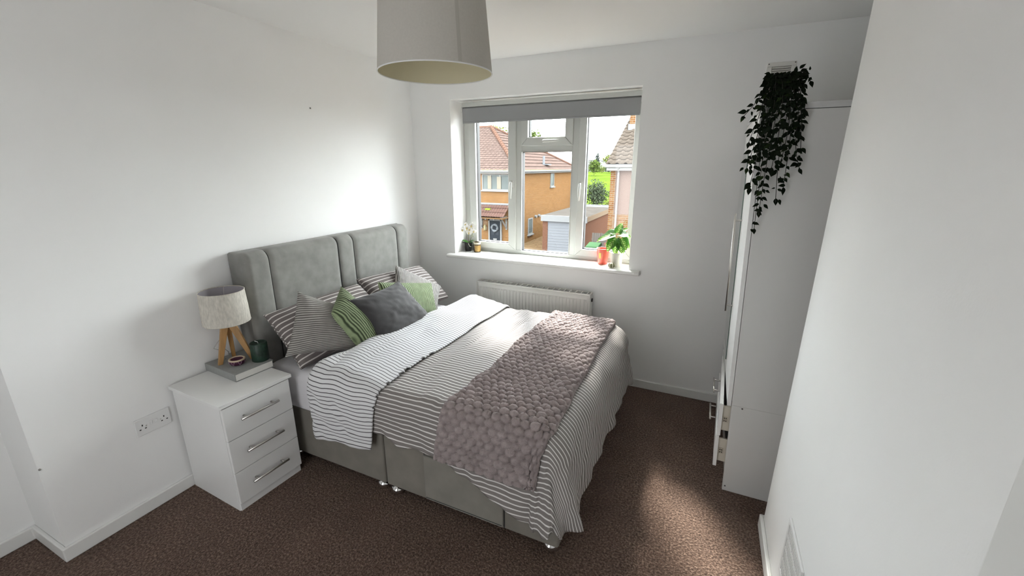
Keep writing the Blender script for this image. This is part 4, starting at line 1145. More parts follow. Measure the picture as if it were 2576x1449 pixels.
# ------------------------------------------------------------------ air vents
av = empty('air_vent', (2.628, 0.0, 2.142)); tag(av, 'small white louvred vent high on the wall behind the plant', 'vent')
pl = M('vent_plastic', (0.70, 0.69, 0.65), 0.45)
m = MB()
S_ = 0.072
for b in ((-S_, S_, 0.050, S_), (-S_, S_, -S_, -0.050), (-S_, -0.048, -0.05, 0.05), (0.048, S_, -0.05, 0.05)): m.box(b[0], b[1], -0.008, 0, b[2], b[3])
bevel(m.build('vent_frame', pl, av), 0.002)
MB().box(-0.049, 0.049, -0.0015, -0.0005, -0.051, 0.051).build('vent_opening', M('vent_dark', (0.07, 0.06, 0.05), 0.9), av)
sl = MB().add([(-0.047, -0.009, -0.0055), (0.047, -0.009, -0.0055), (0.047, -0.001, 0.0035), (-0.047, -0.001, 0.0035), (-0.047, -0.009, -0.0035), (0.047, -0.009, -0.0035), (0.047, -0.001, 0.0055), (-0.047, -0.001, 0.0055)],
     [(0, 3, 2, 1), (4, 5, 6, 7), (0, 1, 5, 4), (1, 2, 6, 5), (2, 3, 7, 6), (3, 0, 4, 7)]).mesh('slat', pl)
for k in range(9): inst('slat', sl, av, (0, 0, -0.044 + k * 0.011))
for sx in (-1, 1):
    for sz in (-1, 1):
        o = MB().lathe([(0.0035, 0), (0.0025, 0.002)], (0, 0, 0), 10).build('screw', M('dull_screw', (0.10, 0.10, 0.10), 0.5), av, False, (sx * 0.065, -0.0078, sz * 0.065)); o.rotation_euler = (math.pi / 2, 0, 0)

fv = empty('wall_vent', (XR, -1.672, 0.318)); tag(fv, 'white slotted vent grille low on the right wall', 'vent')
G = 0.118
m = MB()
for (y0, y1, z0, z1) in ((-G, G, G - 0.018, G), (-G, G, -G, -G + 0.018), (-G, -G + 0.018, -G + 0.018, G - 0.018), (G - 0.018, G, -G + 0.018, G - 0.018)):
    m.box(-0.009, 0, y0, y1, z0, z1)
bevel(m.build('vent_frame', WHITEP, fv), 0.003)
MB().box(-0.0015, -0.0005, -G + 0.017, G - 0.017, -G + 0.017, G - 0.017).build('vent_opening', M('vent_grey', (0.06, 0.06, 0.058), 0.9), fv)
vb = MB().box(-0.007, -0.001, -0.0032, 0.0032, -G + 0.017, G - 0.017).mesh('slat', WHITEP)
for k in range(17): inst('slat', vb, fv, (0, -G + 0.027 + k * (2 * G - 0.054) / 16, 0))
for z in (-0.052, 0.0, 0.052): MB().box(-0.0085, -0.001, -G + 0.017, G - 0.017, z - 0.0055, z + 0.0055).build('cross_bar', WHITEP, fv)

# ------------------------------------------------------------------ things on the window sill
SZ = WZ0
orc = empty('orchid', (0.435, 0.135, SZ)); tag(orc, 'small white orchid in a black plastic pot on the window sill', 'plant')
o = MB().lathe([(0.026, 0), (0.028, 0.002), (0.035, 0.076), (0.036, 0.080), (0.033, 0.080), (0.031, 0.072), (0.003, 0.070)], (0, 0, 0), 24).build('pot', BLACKP, orc); smooth_angle(o, 40)
OGRN = M('orchid_leaf', (0.045, 0.16, 0.02), 0.35, var=0.25, vscale=20)
OSTM = M('orchid_stem', (0.16, 0.14, 0.07), 0.6)
for (d, L, W, c) in (((-0.85, -0.25, 0.55), 0.085, 0.034, 0.35), ((0.75, -0.1, 0.55), 0.075, 0.028, 0.3), ((-1.0, -0.3, 0.10), 0.080, 0.022, 0.15), ((0.8, -0.25, 0.30), 0.060, 0.024, 0.25)):
    inst('leaf', leaf_mesh('orchid_leaf', L, W, OGRN, c, 0.25, 8), orc, (0, 0, 0.074), orient(d, (0, -0.3, 1)))
st1 = bez([(0.0, 0, 0.07), (0.004, 0, 0.13), (0.0, -0.005, 0.17), (-0.018, -0.012, 0.196), (-0.030, -0.018, 0.205)], 6)
st2 = bez([(0.005, 0, 0.07), (0.030, 0.0, 0.12), (0.045, 0.0, 0.17), (0.048, -0.006, 0.21)], 6)
for st in (st1, st2): MB().tube(st, 0.0022, 6).build('stem', OSTM, orc, True)
MB().tube(bez([(0.012, -0.02, 0.076), (0.022, -0.034, 0.070), (0.036, -0.036, 0.050), (0.046, -0.030, 0.046)], 5), 0.0022, 6).build('air_root', M('pale_root', (0.45, 0.43, 0.36), 0.6), orc, True)
PET = M('orchid_petal', (0.82, 0.80, 0.77), 0.55, spec=0.3)
OYEL = M('orchid_throat', (0.55, 0.42, 0.12), 0.5)
def flower_mesh():
    m = MB()
    for k, (ang, L, W) in enumerate(((90, 0.021, 0.017), (10, 0.024, 0.026), (170, 0.024, 0.026), (225, 0.019, 0.015), (315, 0.019, 0.015))):
        ca, sa = math.cos(math.radians(ang)), math.sin(math.radians(ang))
        V, F = [], []
        n = 6
        for i in range(n + 1):
            t = i / n; w = W / 2 * math.sin(math.pi * min(0.97, max(0.03, t)) ** 0.8)
            for s in (-1, 0, 1):
                lx, ly = t * L, s * w
                V.append((ca * lx - sa * ly, -0.004 * math.sin(t * math.pi) - 0.002 * (k % 2) + 0.003 * abs(s), sa * lx + ca * ly))
        for i in range(n):
            a = i * 3; F += [(a, a + 1, a + 4, a + 3), (a + 1, a + 2, a + 5, a + 4)]
        m.add(V, F)
    return m.mesh('flower', PET, True)
fm = flower_mesh()
lipm = MB().tube([(0, -0.002, 0.002), (0, -0.008, -0.003), (0, -0.009, -0.010)], [0.002, 0.0045, 0.0015], 8).mesh('throat', OYEL, True)
for (p, rz, rx, sc) in (((-0.045, -0.02, 0.190), 0.5, 0.5, 1.25), ((-0.020, 0.0, 0.236), -0.3, -0.2, 1.05), ((0.006, -0.022, 0.208), 0.2, -0.05, 1.6), ((0.048, -0.010, 0.228), -0.15, -0.1, 1.5), ((0.022, -0.018, 0.168), 0.1, 0.15, 1.35), ((0.064, -0.012, 0.182), 0.4, 0.2, 1.2), ((0.030, -0.02, 0.196), 0.0, 0.0, 1.2)):
    f = inst('flower', fm, orc, p, (rx, 0, rz), (sc,) * 3)
    inst('throat', lipm, f)
BUD = M('orchid_bud', (0.10, 0.12, 0.06), 0.6)
for p in ((-0.034, -0.020, 0.212), (0.050, -0.012, 0.150), (0.056, -0.012, 0.138)):
    MB().lathe([(0.001, -0.005), (0.004, -0.002), (0.0045, 0.002), (0.001, 0.006)], (0, 0, 0), 10).build('bud', BUD, orc, True, p)

jar = empty('candle_jar', (0.527, 0.130, SZ)); tag(jar, 'amber glass candle jar with a gold label next to the orchid', 'candle')
o = MB().lathe([(0.028, 0), (0.031, 0.004), (0.031, 0.064), (0.029, 0.070), (0.029, 0.086), (0.0265, 0.086), (0.0265, 0.062), (0.003, 0.060)], (0, 0, 0), 32).build('jar', M('amber_glass', (0.09, 0.055, 0.022), 0.08, coat=0.5), jar); smooth_angle(o, 40)
MB().lathe([(0.0302, 0.070), (0.0302, 0.086), (0.027, 0.0865)], (0, 0, 0), 32, False, False).build('rim_band', M('cream_rim', (0.62, 0.58, 0.45), 0.3), jar, True)
V, F = [], []
for i in range(11):
    a = math.radians(-100 + i * 14)
    for z in (0.008, 0.060): V.append((0.0316 * math.cos(a), 0.0316 * math.sin(a), z))
for i in range(10): F.append((i * 2, i * 2 + 2, i * 2 + 3, i * 2 + 1))
mesh_obj('label', V, F, M('gold_label', (0.40, 0.25, 0.08), 0.35, metal=0.4, var=0.25, vscale=60), jar, True)

cup = empty('coral_candle', (1.640, 0.120, SZ)); tag(cup, 'coral red candle cup with a small yellow sticker on the sill', 'candle')
o = MB().lathe([(0.034, 0), (0.036, 0.003), (0.049, 0.118), (0.050, 0.122), (0.046, 0.122), (0.044, 0.108), (0.003, 0.104)], (0, 0, 0), 36).build('cup', M('coral_glass', (0.72, 0.12, 0.075), 0.25, coat=0.3), cup); smooth_angle(o, 40)
V, F = [], []
for i in range(5):
    a = math.radians(-118 + i * 6)
    for z in (0.048, 0.092):
        r = 0.036 + (0.049 - 0.036) * z / 0.118 + 0.0012; V.append((r * math.cos(a), r * math.sin(a), z))
for i in range(4): F.append((i * 2, i * 2 + 2, i * 2 + 3, i * 2 + 1))
mesh_obj('sticker', V, F, M('yellow_sticker', (0.72, 0.55, 0.14), 0.6), cup, True)
MB().tube([(0, 0, 0.104), (0.001, 0, 0.114)], 0.001, 6).build('wick', BLACKP, cup)

gp = empty('leafy_plant', (1.752, 0.075, SZ)); tag(gp, 'green leafy plant with pale veins in a white pot on the sill', 'plant')
o = MB().lathe([(0.040, 0), (0.043, 0.004), (0.044, 0.104), (0.044, 0.106), (0.040, 0.106), (0.039, 0.090), (0.003, 0.088)], (0, 0, 0), 36).build('pot', M('glazed_white_pot', (0.70, 0.68, 0.60), 0.25, var=0.05, vscale=6), gp); smooth_angle(o, 40)
def vein_leaf_mat():
    m, nt, p = base_mat('arrowhead_leaf')
    uv = nt.nodes.new('ShaderNodeUVMap'); uv.uv_map = 'UVMap'
    sp = nt.nodes.new('ShaderNodeSeparateXYZ'); nt.links.new(uv.outputs['UV'], sp.inputs[0])
    ax = math_node(nt, 'ABSOLUTE', sp.outputs[0])
    w = math_node(nt, 'SINE', math_node(nt, 'MULTIPLY', math_node(nt, 'SUBTRACT', sp.outputs[1], math_node(nt, 'MULTIPLY', ax, 0.9)), 34))
    nz = nt.nodes.new('ShaderNodeTexNoise'); nz.inputs['Scale'].default_value = 7; nt.links.new(uv.outputs['UV'], nz.inputs['Vector'])
    fac = math_node(nt, 'ADD', math_node(nt, 'MULTIPLY', w, 0.22), math_node(nt, 'ADD', math_node(nt, 'MULTIPLY', nz.outputs['Fac'], 0.9), math_node(nt, 'MULTIPLY', ax, -1.3)))
    r = nt.nodes.new('ShaderNodeValToRGB'); e = r.color_ramp.elements
    e[0].position = 0.18; e[0].color = (0.035, 0.12, 0.015, 1); e[1].position = 0.62; e[1].color = (0.55, 0.62, 0.30, 1)
    x = e.new(0.38); x.color = (0.16, 0.34, 0.035, 1)
    nt.links.new(fac, r.inputs['Fac'])
    nt.links.new(r.outputs['Color'], p.inputs['Base Color']); p.inputs['Roughness'].default_value = 0.4
    tr = nt.nodes.new('ShaderNodeBsdfTranslucent'); nt.links.new(r.outputs['Color'], tr.inputs['Color'])
    mx = nt.nodes.new('ShaderNodeMixShader'); mx.inputs['Fac'].default_value = 0.35
    nt.links.new(p.outputs[0], mx.inputs[1]); nt.links.new(tr.outputs[0], mx.inputs[2]); nt.links.new(mx.outputs[0], nt.nodes['Material Output'].inputs['Surface'])
    return m
VL = vein_leaf_mat()
def arrow_leaf(L, W, curl):
    V, F, UV = [], [], []
    n = 9
    for i in range(n + 1):
        t = i / n
        w = W / 2 * (max(0.0, (1 - t)) ** 0.62 * min(1, 0.45 + t * 3.0) if t < 1 else 0)
        for k in (-2, -1, 0, 1, 2):
            s = k / 2
            V.append((s * w, t * L - (0.16 * L * abs(s) if t < 0.15 else 0), -curl * L * t * t + 0.25 * w * abs(s) + 0.004 * math.sin(t * 9) * abs(s)))
            UV.append((s * w / W * 1.6, t))
    for i in range(n):
        for k in range(4):
            a = i * 5 + k; F.append((a, a + 1, a + 6, a + 5))
    return make_mesh('leaf', V, F, VL, True, UV)
al = [arrow_leaf(0.118, 0.118, 0.25), arrow_leaf(0.088, 0.088, 0.35), arrow_leaf(0.072, 0.066, 0.2)]
GST_ = M('plant_stalk', (0.28, 0.38, 0.10), 0.5)
spec = [((-0.030, -0.010, 0.235), (-1, -0.2, -0.25), (-0.1, -0.5, 1), 0, 1.1), ((-0.010, -0.030, 0.215), (-0.5, -0.5, -0.8), (-0.3, -1, 0.5), 0, 0.95), ((0.000, 0.010, 0.255), (0.1, 0.2, 0.5), (0, -1, 0.4), 1, 0.9),
        ((0.020, -0.010, 0.240), (0.6, -0.4, 0.15), (0.1, -0.6, 1), 1, 1.0), ((0.030, -0.015, 0.215), (0.5, -0.5, -0.6), (0.2, -1, 0.5), 1, 1.05), ((0.022, -0.020, 0.185), (0.35, -0.4, -0.9), (0.3, -1, 0.2), 1, 0.9),
        ((-0.004, -0.028, 0.190), (0.0, -0.4, -0.9), (0.0, -1, 0.3), 1, 1.0), ((0.040, 0.005, 0.205), (0.5, -0.2, -0.5), (0.3, -1, 0.6), 2, 1.1), ((-0.020, 0.015, 0.245), (-0.6, 0.3, 0.3), (0, -0.7, 1), 1, 0.9),
        ((0.010, 0.020, 0.250), (0.5, 0.3, 0.4), (0, -0.7, 1), 2, 1.0), ((-0.025, 0.0, 0.205), (-0.6, -0.3, -0.5), (-0.4, -1, 0.4), 2, 1.1), ((0.030, 0.010, 0.170), (0.3, -0.3, -0.7), (0.4, -1, 0.2), 2, 1.0)]
for (p, d, nn, k, sc) in spec:
    MB().tube(bez([(p[0] * 0.15, p[1] * 0.15, 0.086), (p[0] * 0.3, p[1] * 0.3, 0.13), p], 5), 0.0022, 5).build('stalk', GST_, gp, True)
    inst('leaf', al[k], gp, p, orient(d, nn), (sc,) * 3)

rp_ = empty('ribbed_ornament', (1.735, 0.010, SZ)); tag(rp_, 'tiny ribbed green and cream ball ornament in front of the white pot', 'ornament')
seg = M('ornament_cream', (0.50, 0.48, 0.34), 0.5); seg2 = M('ornament_green', (0.14, 0.15, 0.06), 0.6)
for k in range(12):
    a = 2 * math.pi * k / 12
    m = MB(); V, F = [], []
    for i in range(9):
        t = math.pi * i / 8; rr_ = 0.0265 * math.sin(t) ** 0.8 if 0 < i < 8 else 0.002; z = 0.019 - 0.019 * math.cos(t)
        for j in range(5):
            b = a + (j - 2) / 4 * (2 * math.pi / 12); w = rr_ * (1 - 0.16 * (abs(j - 2) / 2) ** 2)
            V.append((w * math.cos(b), w * math.sin(b), z))
    for i in range(8):
        for j in range(4): q = i * 5 + j; F.append((q, q + 1, q + 6, q + 5))
    mesh_obj('rib', V, F, seg if k % 2 == 0 else seg2, rp_, True)

# ------------------------------------------------------------------ outside: ground, field
GZ = -3.4
_M0 = M
def M(name, col, rough=0.6, **k):
    k.setdefault('spec', 0.0)
    return _M0(name, col, rough, **k)
EX = 0.125      # outdoor colours darkened to offset the strong sky light
def E_(r, g, b, k=1.0): return tuple(c * EX * k for c in lin(r, g, b))  # k darkens further, most on roofs and ground that face the sky
PAVE = M('drive_gravel', E_(205, 170, 130, 0.75), 0.95, var=0.3, vscale=6, detail=8)
TARM = M('tarmac', E_(170, 165, 160), 0.95, var=0.15, vscale=4)
struct(MB().box(-60, 40, 1.0, 48, GZ - 0.3, GZ).build('ground', PAVE), 'gravel drives and yards between the houses')
GRASS = M('field_grass', E_(186, 226, 92, 0.46), 0.95, var=0.18, vscale=0.12, detail=8)
fld = MB().add([(-160, 46, GZ), (80, 46, GZ), (80, 132, -0.15), (-160, 132, -0.15), (80, 420, 0.2), (-160, 420, 0.2)], [(0, 1, 2, 3), (3, 2, 4, 5)]).build('field', GRASS)
struct(fld, 'bright green playing field beyond the houses')

BRK = brick_mat('yellow_brick', E_(212, 158, 102), E_(196, 140, 86), E_(194, 162, 126))
BRK2 = brick_mat('orange_brick', E_(172, 116, 74, 0.9), E_(194, 148, 104, 0.9), E_(198, 178, 152, 0.9))
ROOF = M('brown_roof_tile', E_(192, 166, 156, 0.64), 0.85, var=0.22, vscale=5, detail=6)
ROOF2 = M('grey_roof_tile', E_(190, 174, 160, 0.55), 0.85, var=0.2, vscale=9, detail=6)
RIDGE = M('ridge_tile', E_(205, 160, 140, 0.6), 0.85, var=0.12, vscale=3)
WFAS = M('white_fascia', E_(240, 240, 238, 0.8), 0.5)
OGLASS = M('dark_outside_glass', E_(150, 160, 158), 0.2, var=0.2, vscale=1.5, spec=0.04)
ODOOR = M('anthracite_door', E_(84, 90, 98), 0.4)
PEB = M('pebbledash', E_(190, 165, 154, 0.9), 0.98, var=0.2, vscale=30, bump=0.6, bscale=60, bdist=0.01, detail=8)
LEAD = M('lead_flashing', E_(200, 205, 212), 0.6)

# ---- brick house with hipped roof
hs = empty('brick_house', (-9.0, 22.0, GZ)); tag(hs, 'yellow brick house with hipped tiled roof and a porch canopy', 'house')
HOF = Matrix.Translation((9.0, -22.0, -GZ))
def hp(o, parent=None):
    o.parent = parent or hs
    if parent is None: o.matrix_parent_inverse = HOF
    return o
EZ = 1.37
hp(MB().box(-22.0, -9.0, 22.0, 35.0, GZ, EZ).build('brick_wall', BRK))
ap = (-14.334, 29.0, 4.72)
e0 = (-8.70, 21.70, EZ + 0.06); e1 = (-8.70, 35.3, EZ + 0.06); r1 = (-22.3, 29.0, 4.72); e2 = (-22.3, 21.7, EZ + 0.06); e3 = (-22.3, 35.3, EZ + 0.06)
def tiled_plane(A, B, C, D, nrow, pitch, mat, name, amp=0.035, step=0.035):
    """A,B eave ends; D,C ridge ends above them. courses with rolled tiles, one sheet"""
    A, B, C, D = map(Vector, (A, B, C, D))
    nrm = (B - A).cross(D - A).normalized()
    if nrm.z < 0: nrm = -nrm
    V, F = [], []
    L = (B - A).length
    ncol = max(8, int(L / pitch * 4))
    for r in range(nrow):
        for e in (0, 1):
            t = (r + e) / nrow
            l = A.lerp(D, t); q = B.lerp(C, t)
            for c in range(ncol + 1):
                # keep columns vertical: positions along the eave direction clipped to the plane's outline
                s = c / ncol
                p = A + (B - A) * s + (D - A + (C - B)) * 0.5 * t if False else l.lerp(q, s)
                ph = (p - A).dot((B - A).normalized()) / pitch * 2 * math.pi
                h = amp * max(0.0, math.sin(ph)) + (step if e == 0 else 0.0)
                V.append(p + nrm * h)
    n1 = ncol + 1
    for r in range(2 * nrow - 1):
        for c in range(ncol):
            a = r * n1 + c; F.append((a, a + 1, a + n1 + 1, a + n1))
    o = mesh_obj(name, V, F, mat)
    o['kind'] = 'stuff'
    return o
hp(tiled_plane(e2, e0, ap, r1, 22, 0.30, ROOF, 'front_roof_tiles'))
hp(tiled_plane(e0, e1, ap, ap, 14, 0.30, ROOF, 'side_roof_tiles', 0.012, 0.045))
hp(mesh_obj('rear_roof', [e1, e3, r1, ap], [(0, 1, 2, 3)], ROOF))
# hip and ridge tiles, one by one along the visible hip
hip0, hip1 = Vector(e0) + Vector((0, 0, 0.06)), Vector(ap) + Vector((0, 0, 0.06))
nrt = 22
dirh = (hip1 - hip0) / nrt
rt_me = MB().tube([(0, 0, 0), tuple(Vector((0, dirh.length * 1.04, 0)))], [0.15, 0.13], 10).mesh('ridge_tile', RIDGE, True)
for k in range(nrt): hp(inst('ridge_tile', rt_me, None, tuple(hip0 + dirh * k), orient(dirh, (0, 0, 1))))
hp(MB().tube([tuple(Vector(e1) + Vector((0, 0, 0.05))), tuple(Vector(ap) + Vector((0, 0, 0.05)))], 0.12, 8).build('rear_hip', RIDGE))
hp(MB().tube([ap, r1], 0.14, 8).build('ridge', RIDGE))
# fascia and gutter
hp(MB().box(-22.3, -8.72, 21.72, 22.0, EZ - 0.12, EZ + 0.06).build('front_fascia', WFAS))
hp(MB().box(-9.0, -8.72, 21.72, 35.2, EZ - 0.12, EZ + 0.06).build('side_fascia', WFAS))
hp(MB().tube([(-22.3, 21.66, EZ + 0.02), (-8.66, 21.66, EZ + 0.02)], 0.06, 8).build('gutter', WFAS))
hp(MB().tube([(-8.66, 21.66, EZ + 0.02), (-8.66, 35.2, EZ + 0.02)], 0.06, 8).build('gutter', WFAS))
hp(MB().tube([(-9.35, 27.9, 1.85), (-9.35, 27.9, 2.45)], 0.09, 10).build('flue', LEAD))
hp(MB().box(-9.6, -9.0, 27.7, 28.6, 1.80, 1.87).build('flue_flashing', LEAD))
def house_window(x0, x1, z0, z1, axis, pos, lights, parent=hs, sill=True, off=HOF, fw=0.07):
    """axis 'y': wall facing -y at y=pos; axis 'x': wall facing +x at x=pos (x0,x1 are then y)"""
    w = empty('house_window'); w.parent = parent; w.matrix_parent_inverse = off
    def bx(name, a0, a1, d0, d1, c0, c1, mat):
        m = MB().box(a0, a1, pos - d1, pos - d0, c0, c1) if axis == 'y' else MB().box(pos + d0, pos + d1, a0, a1, c0, c1)
        return m.build(name, mat, w)
    bx('pane', x0 + 0.02, x1 - 0.02, 0.0, 0.012, z0 + 0.02, z1 - 0.02, OGLASS)
    bx('frame', x0, x1, 0.0, 0.05, z1 - fw, z1, WFAS); bx('frame', x0, x1, 0.0, 0.05, z0, z0 + fw, WFAS)
    n = lights
    for i in range(n + 1):
        c = x0 + (x1 - x0) * i / n
        a0, a1 = (c, c + fw) if i == 0 else ((c - fw, c) if i == n else (c - fw * 0.7, c + fw * 0.7))
        bx('frame', a0, a1, 0.0, 0.05, z0 + fw, z1 - fw, WFAS)
    if sill: bx('sill', x0 - 0.08, x1 + 0.08, 0.0, 0.12, z0 - 0.08, z0, WFAS)
    return w
hw = house_window(-11.39, -9.42, 0.20, 1.22, 'y', 22.0, 3)
MB().box(-10.95, -10.70, 21.93, 21.985, 0.28, 1.12).build('curtain', M('cream_curtain', E_(215, 205, 185), 0.9), hw)
MB().box(-10.28, -10.0, 21.93, 21.985, 0.28, 1.05).build('curtain', M('cream_curtain', E_(215, 205, 185), 0.9), hw)
house_window(28.45, 29.25, 0.20, 1.20, 'x', -9.0, 1)
house_window(24.10, 24.90, -2.90, -1.78, 'x', -9.0, 1)
for y in (25.42, 26.05):
    hp(MB().tube([(-9.0, y, -1.75), (-8.86, y, -1.75)], 0.10, 12).build('wall_outlet', WFAS))
# front door
fd = empty('front_door'); fd.parent = hs; fd.matrix_parent_inverse = HOF
for b in ((-10.94, -10.84), (-10.06, -9.96)): MB().box(b[0], b[1], 21.90, 22.0, GZ, -1.66).build('door_frame', WFAS, fd)
MB().box(-10.94, -9.96, 21.90, 22.0, -1.75, -1.66).build('door_frame', WFAS, fd)
MB().box(-10.84, -10.06, 21.94, 22.0, GZ + 0.05, -1.75).build('door_leaf', ODOOR, fd)
for (x0, x1, z0, z1) in ((-10.74, -10.50, -2.70, -1.95), (-10.40, -10.16, -2.70, -1.95)):
    MB().box(x0, x1, 21.925, 21.945, z0, z1).build('door_panel', M('door_panel_grey', E_(100, 106, 114), 0.4), fd)
MB().box(-10.58, -10.32, 21.90, 21.94, -3.03, -2.93).build('letter_plate', WFAS, fd)
ring = [(-10.45 + 0.21 * math.cos(2 * math.pi * k / 24), 21.88, -2.22 + 0.21 * math.sin(2 * math.pi * k / 24)) for k in range(25)]
MB().tube(ring, [0.075 + 0.02 * math.sin(k * 5.3) for k in range(25)], 8, False).build('wreath', M('silver_wreath', E_(190, 198, 205), 0.9, var=0.4, vscale=20), fd)
# porch canopy with its own tiles
cn = empty('porch_canopy'); cn.parent = hs; cn.matrix_parent_inverse = HOF
ptile = MB()
n = 8
V, F = [], []
for e, yy in ((0, 0.0), (1, 0.46)):
    for c in range(n + 1):
        x = -0.09 + 0.18 * c / n; V.append((x, yy, 0.035 * math.sin(math.pi * c / n) + (0.03 if e == 0 else 0.0)))
for c in range(n): F.append((c, c + 1, n + 2 + c, n + 1 + c))
PT = M('porch_tile', E_(150, 118, 108), 0.85, var=0.3, vscale=4)
pt_me = make_mesh('roof_tile', V, F, PT, True)
ca0, ca1 = Vector((-11.62, 20.95, -1.42)), Vector((0, 1.05, 0.72))
for r in range(3):
    for c in range(13):
        p = ca0 + ca1 * (r / 3.0) + Vector((c * 0.18, 0, 0.0))
        o = inst('roof_tile', pt_me, cn, tuple(p), (math.atan2(0.72, 1.05), 0, 0))
MB().box(-11.72, -9.38, 20.95, 22.0, -1.52, -1.46).build('canopy_soffit', M('canopy_wood', E_(190, 150, 110), 0.9), cn)
MB().tube([(-11.72, 21.96, -0.68), (-9.38, 21.96, -0.68)], 0.07, 8).build('lead_flashing', LEAD, cn)
MB().box(-10.9, -10.55, 21.40, 21.62, -1.02, -0.93).build('moss_patch', M('moss', E_(205, 240, 90), 0.95), cn)
for x in (-11.45, -9.62):
    m = MB(); m.box(x - 0.05, x + 0.05, 21.90, 22.0, -2.3, -1.5); m.box(x - 0.05, x + 0.05, 21.1, 22.0, -1.54, -1.44)
    m.tube([(x, 21.92, -2.2), (x, 21.55, -1.85), (x, 21.2, -1.52)], 0.05, 6)
    m.build('bracket', WFAS, cn)
for x in (-10.7, -10.1): MB().lathe([(0.05, 0), (0.06, 0.05), (0.02, 0.1)], (0, 0, 0), 10).build('spotlight', WFAS, cn, True, (x, 21.1, -1.62))
lt = empty('wall_lantern', (-11.18, 21.88, -2.25)); tag(lt, 'small cream wall lantern beside the porch door', 'lantern')
MB().lathe([(0.03, -0.20), (0.09, -0.14), (0.11, 0.10), (0.04, 0.20)], (0, 0, 0), 6).build('lantern_body', M('lantern_cream', E_(240, 225, 170), 0.5), lt)
MB().box(-0.03, 0.03, 0.0, 0.12, 0.02, 0.10).build('lantern_arm', WFAS, lt)

# ---- garage
ga = empty('garage', (-5.25, 20.5, GZ)); tag(ga, 'flat roofed garage with a pale up and over door', 'garage')
GO = Matrix.Translation((5.25, -20.5, -GZ))
def gp_(o): o.parent = ga; o.matrix_parent_inverse = GO; return o
PEBB = M('brown_render', E_(176, 130, 108, 0.9), 0.98, var=0.22, vscale=14, detail=8)
gp_(MB().box(-6.55, -6.23, 20.5, 27.0, GZ, -1.40).build('left_wall', PEBB))
gp_(MB().box(-4.02, -3.95, 20.5, 27.0, GZ, -1.40).build('right_wall', PEBB))
gp_(MB().box(-6.55, -3.95, 26.9, 27.0, GZ, -1.40).build('rear_wall', PEBB))
gp_(MB().box(-6.25, -4.0, 20.52, 20.60, GZ, -1.38).build('garage_door', M('garage_door_white', E_(214, 218, 226, 0.85), 0.5)))
rib = MB().box(-6.2, -4.05, 20.505, 20.525, -0.012, 0.012).mesh('door_rib', M('garage_door_rib', E_(205, 210, 220), 0.5))
for k in range(11): gp_(inst('door_rib', rib, None, (0, 0, -1.6 - k * 0.16)))
gp_(MB().box(-6.62, -3.86, 20.36, 20.50, -1.40, -1.06).build('front_fascia', M('garage_fascia', E_(238, 240, 242, 0.75), 0.6)))
gp_(MB().box(-3.97, -3.86, 20.50, 27.1, -1.36, -1.08).build('side_fascia', M('timber_fascia', E_(205, 180, 155), 0.7)))
gp_(MB().box(-6.6, -3.88, 20.40, 27.1, -1.12, -1.07).build('flat_roof', M('roof_felt', E_(180, 172, 164, 0.5), 0.95, var=0.15, vscale=2)))

# ---- glass conservatory behind the garage
cs = empty('conservatory', (-5.4, 29.5, GZ)); tag(cs, 'white framed glass conservatory roof behind the garage', 'conservatory')
CO = Matrix.Translation((5.4, -29.5, -GZ))
cgl = M('conservatory_glass', E_(190, 205, 220), 0.1, var=0.25, vscale=0.8)
for k in range(5):
    x = -7.2 + k * 0.85
    o = MB().add([(x, 28.0, -1.75), (x + 0.78, 28.0, -1.75), (x + 0.78, 31.0, -1.30), (x, 31.0, -1.30), (x, 28.0, -1.78), (x + 0.78, 28.0, -1.78), (x + 0.78, 31.0, -1.33), (x, 31.0, -1.33)], [(0, 1, 2, 3), (7, 6, 5, 4), (0, 4, 5, 1), (1, 5, 6, 2), (2, 6, 7, 3), (3, 7, 4, 0)]).build('roof_pane', cgl); o.parent = cs; o.matrix_parent_inverse = CO
    o = MB().tube([(x - 0.035, 28.0, -1.74), (x - 0.035, 31.0, -1.29)], 0.05, 6).build('glazing_bar', WFAS); o.parent = cs; o.matrix_parent_inverse = CO
o = MB().box(-7.3, -3.0, 30.95, 31.1, GZ, -1.25).build('rear_wall', WFAS); o.parent = cs; o.matrix_parent_inverse = CO
o = MB().box(-7.3, -3.0, 28.0, 28.1, GZ, -1.78).build('front_wall', OGLASS); o.parent = cs; o.matrix_parent_inverse = CO

# ---- timber fence and wheelie bin
fn = empty('plank_fence', (-2.7, 19.0, GZ)); tag(fn, 'weathered grey plank fence beside the garage', 'fence')
PLK = M('grey_plank', E_(168, 160, 152), 0.95, var=0.25, vscale=6, stretch=(1, 1, 0.1))
pk = MB().box(-0.052, 0.052, -0.012, 0.012, 0, 1.0).mesh('plank', PLK)
for k in range(11): inst('plank', pk, fn, (-0.42 + k * 0.112, RND.uniform(-0.01, 0.01), 0), (0, 0, 0), (1, 1, 1.70 + RND.uniform(-0.03, 0.03)))
for z in (0.5, 1.3): MB().box(-0.5, 0.75, 0.012, 0.06, z, z + 0.08).build('rail', PLK, fn)
bn = empty('wheelie_bin', (-2.72, 17.6, GZ)); tag(bn, 'green wheelie bin in front of the plank fence', 'bin')
BING = M('bin_green', E_(70, 125, 80), 0.5)
o = MB().add([(-0.24, -0.26, 0.05), (0.24, -0.26, 0.05), (0.24, 0.26, 0.05), (-0.24, 0.26, 0.05), (-0.29, -0.34, 1.22), (0.29, -0.34, 1.22), (0.29, 0.34, 1.22), (-0.29, 0.34, 1.22)], [(0, 3, 2, 1), (4, 5, 6, 7), (0, 1, 5, 4), (1, 2, 6, 5), (2, 3, 7, 6), (3, 0, 4, 7)]).build('bin_body', BING, bn); bevel(o, 0.03)
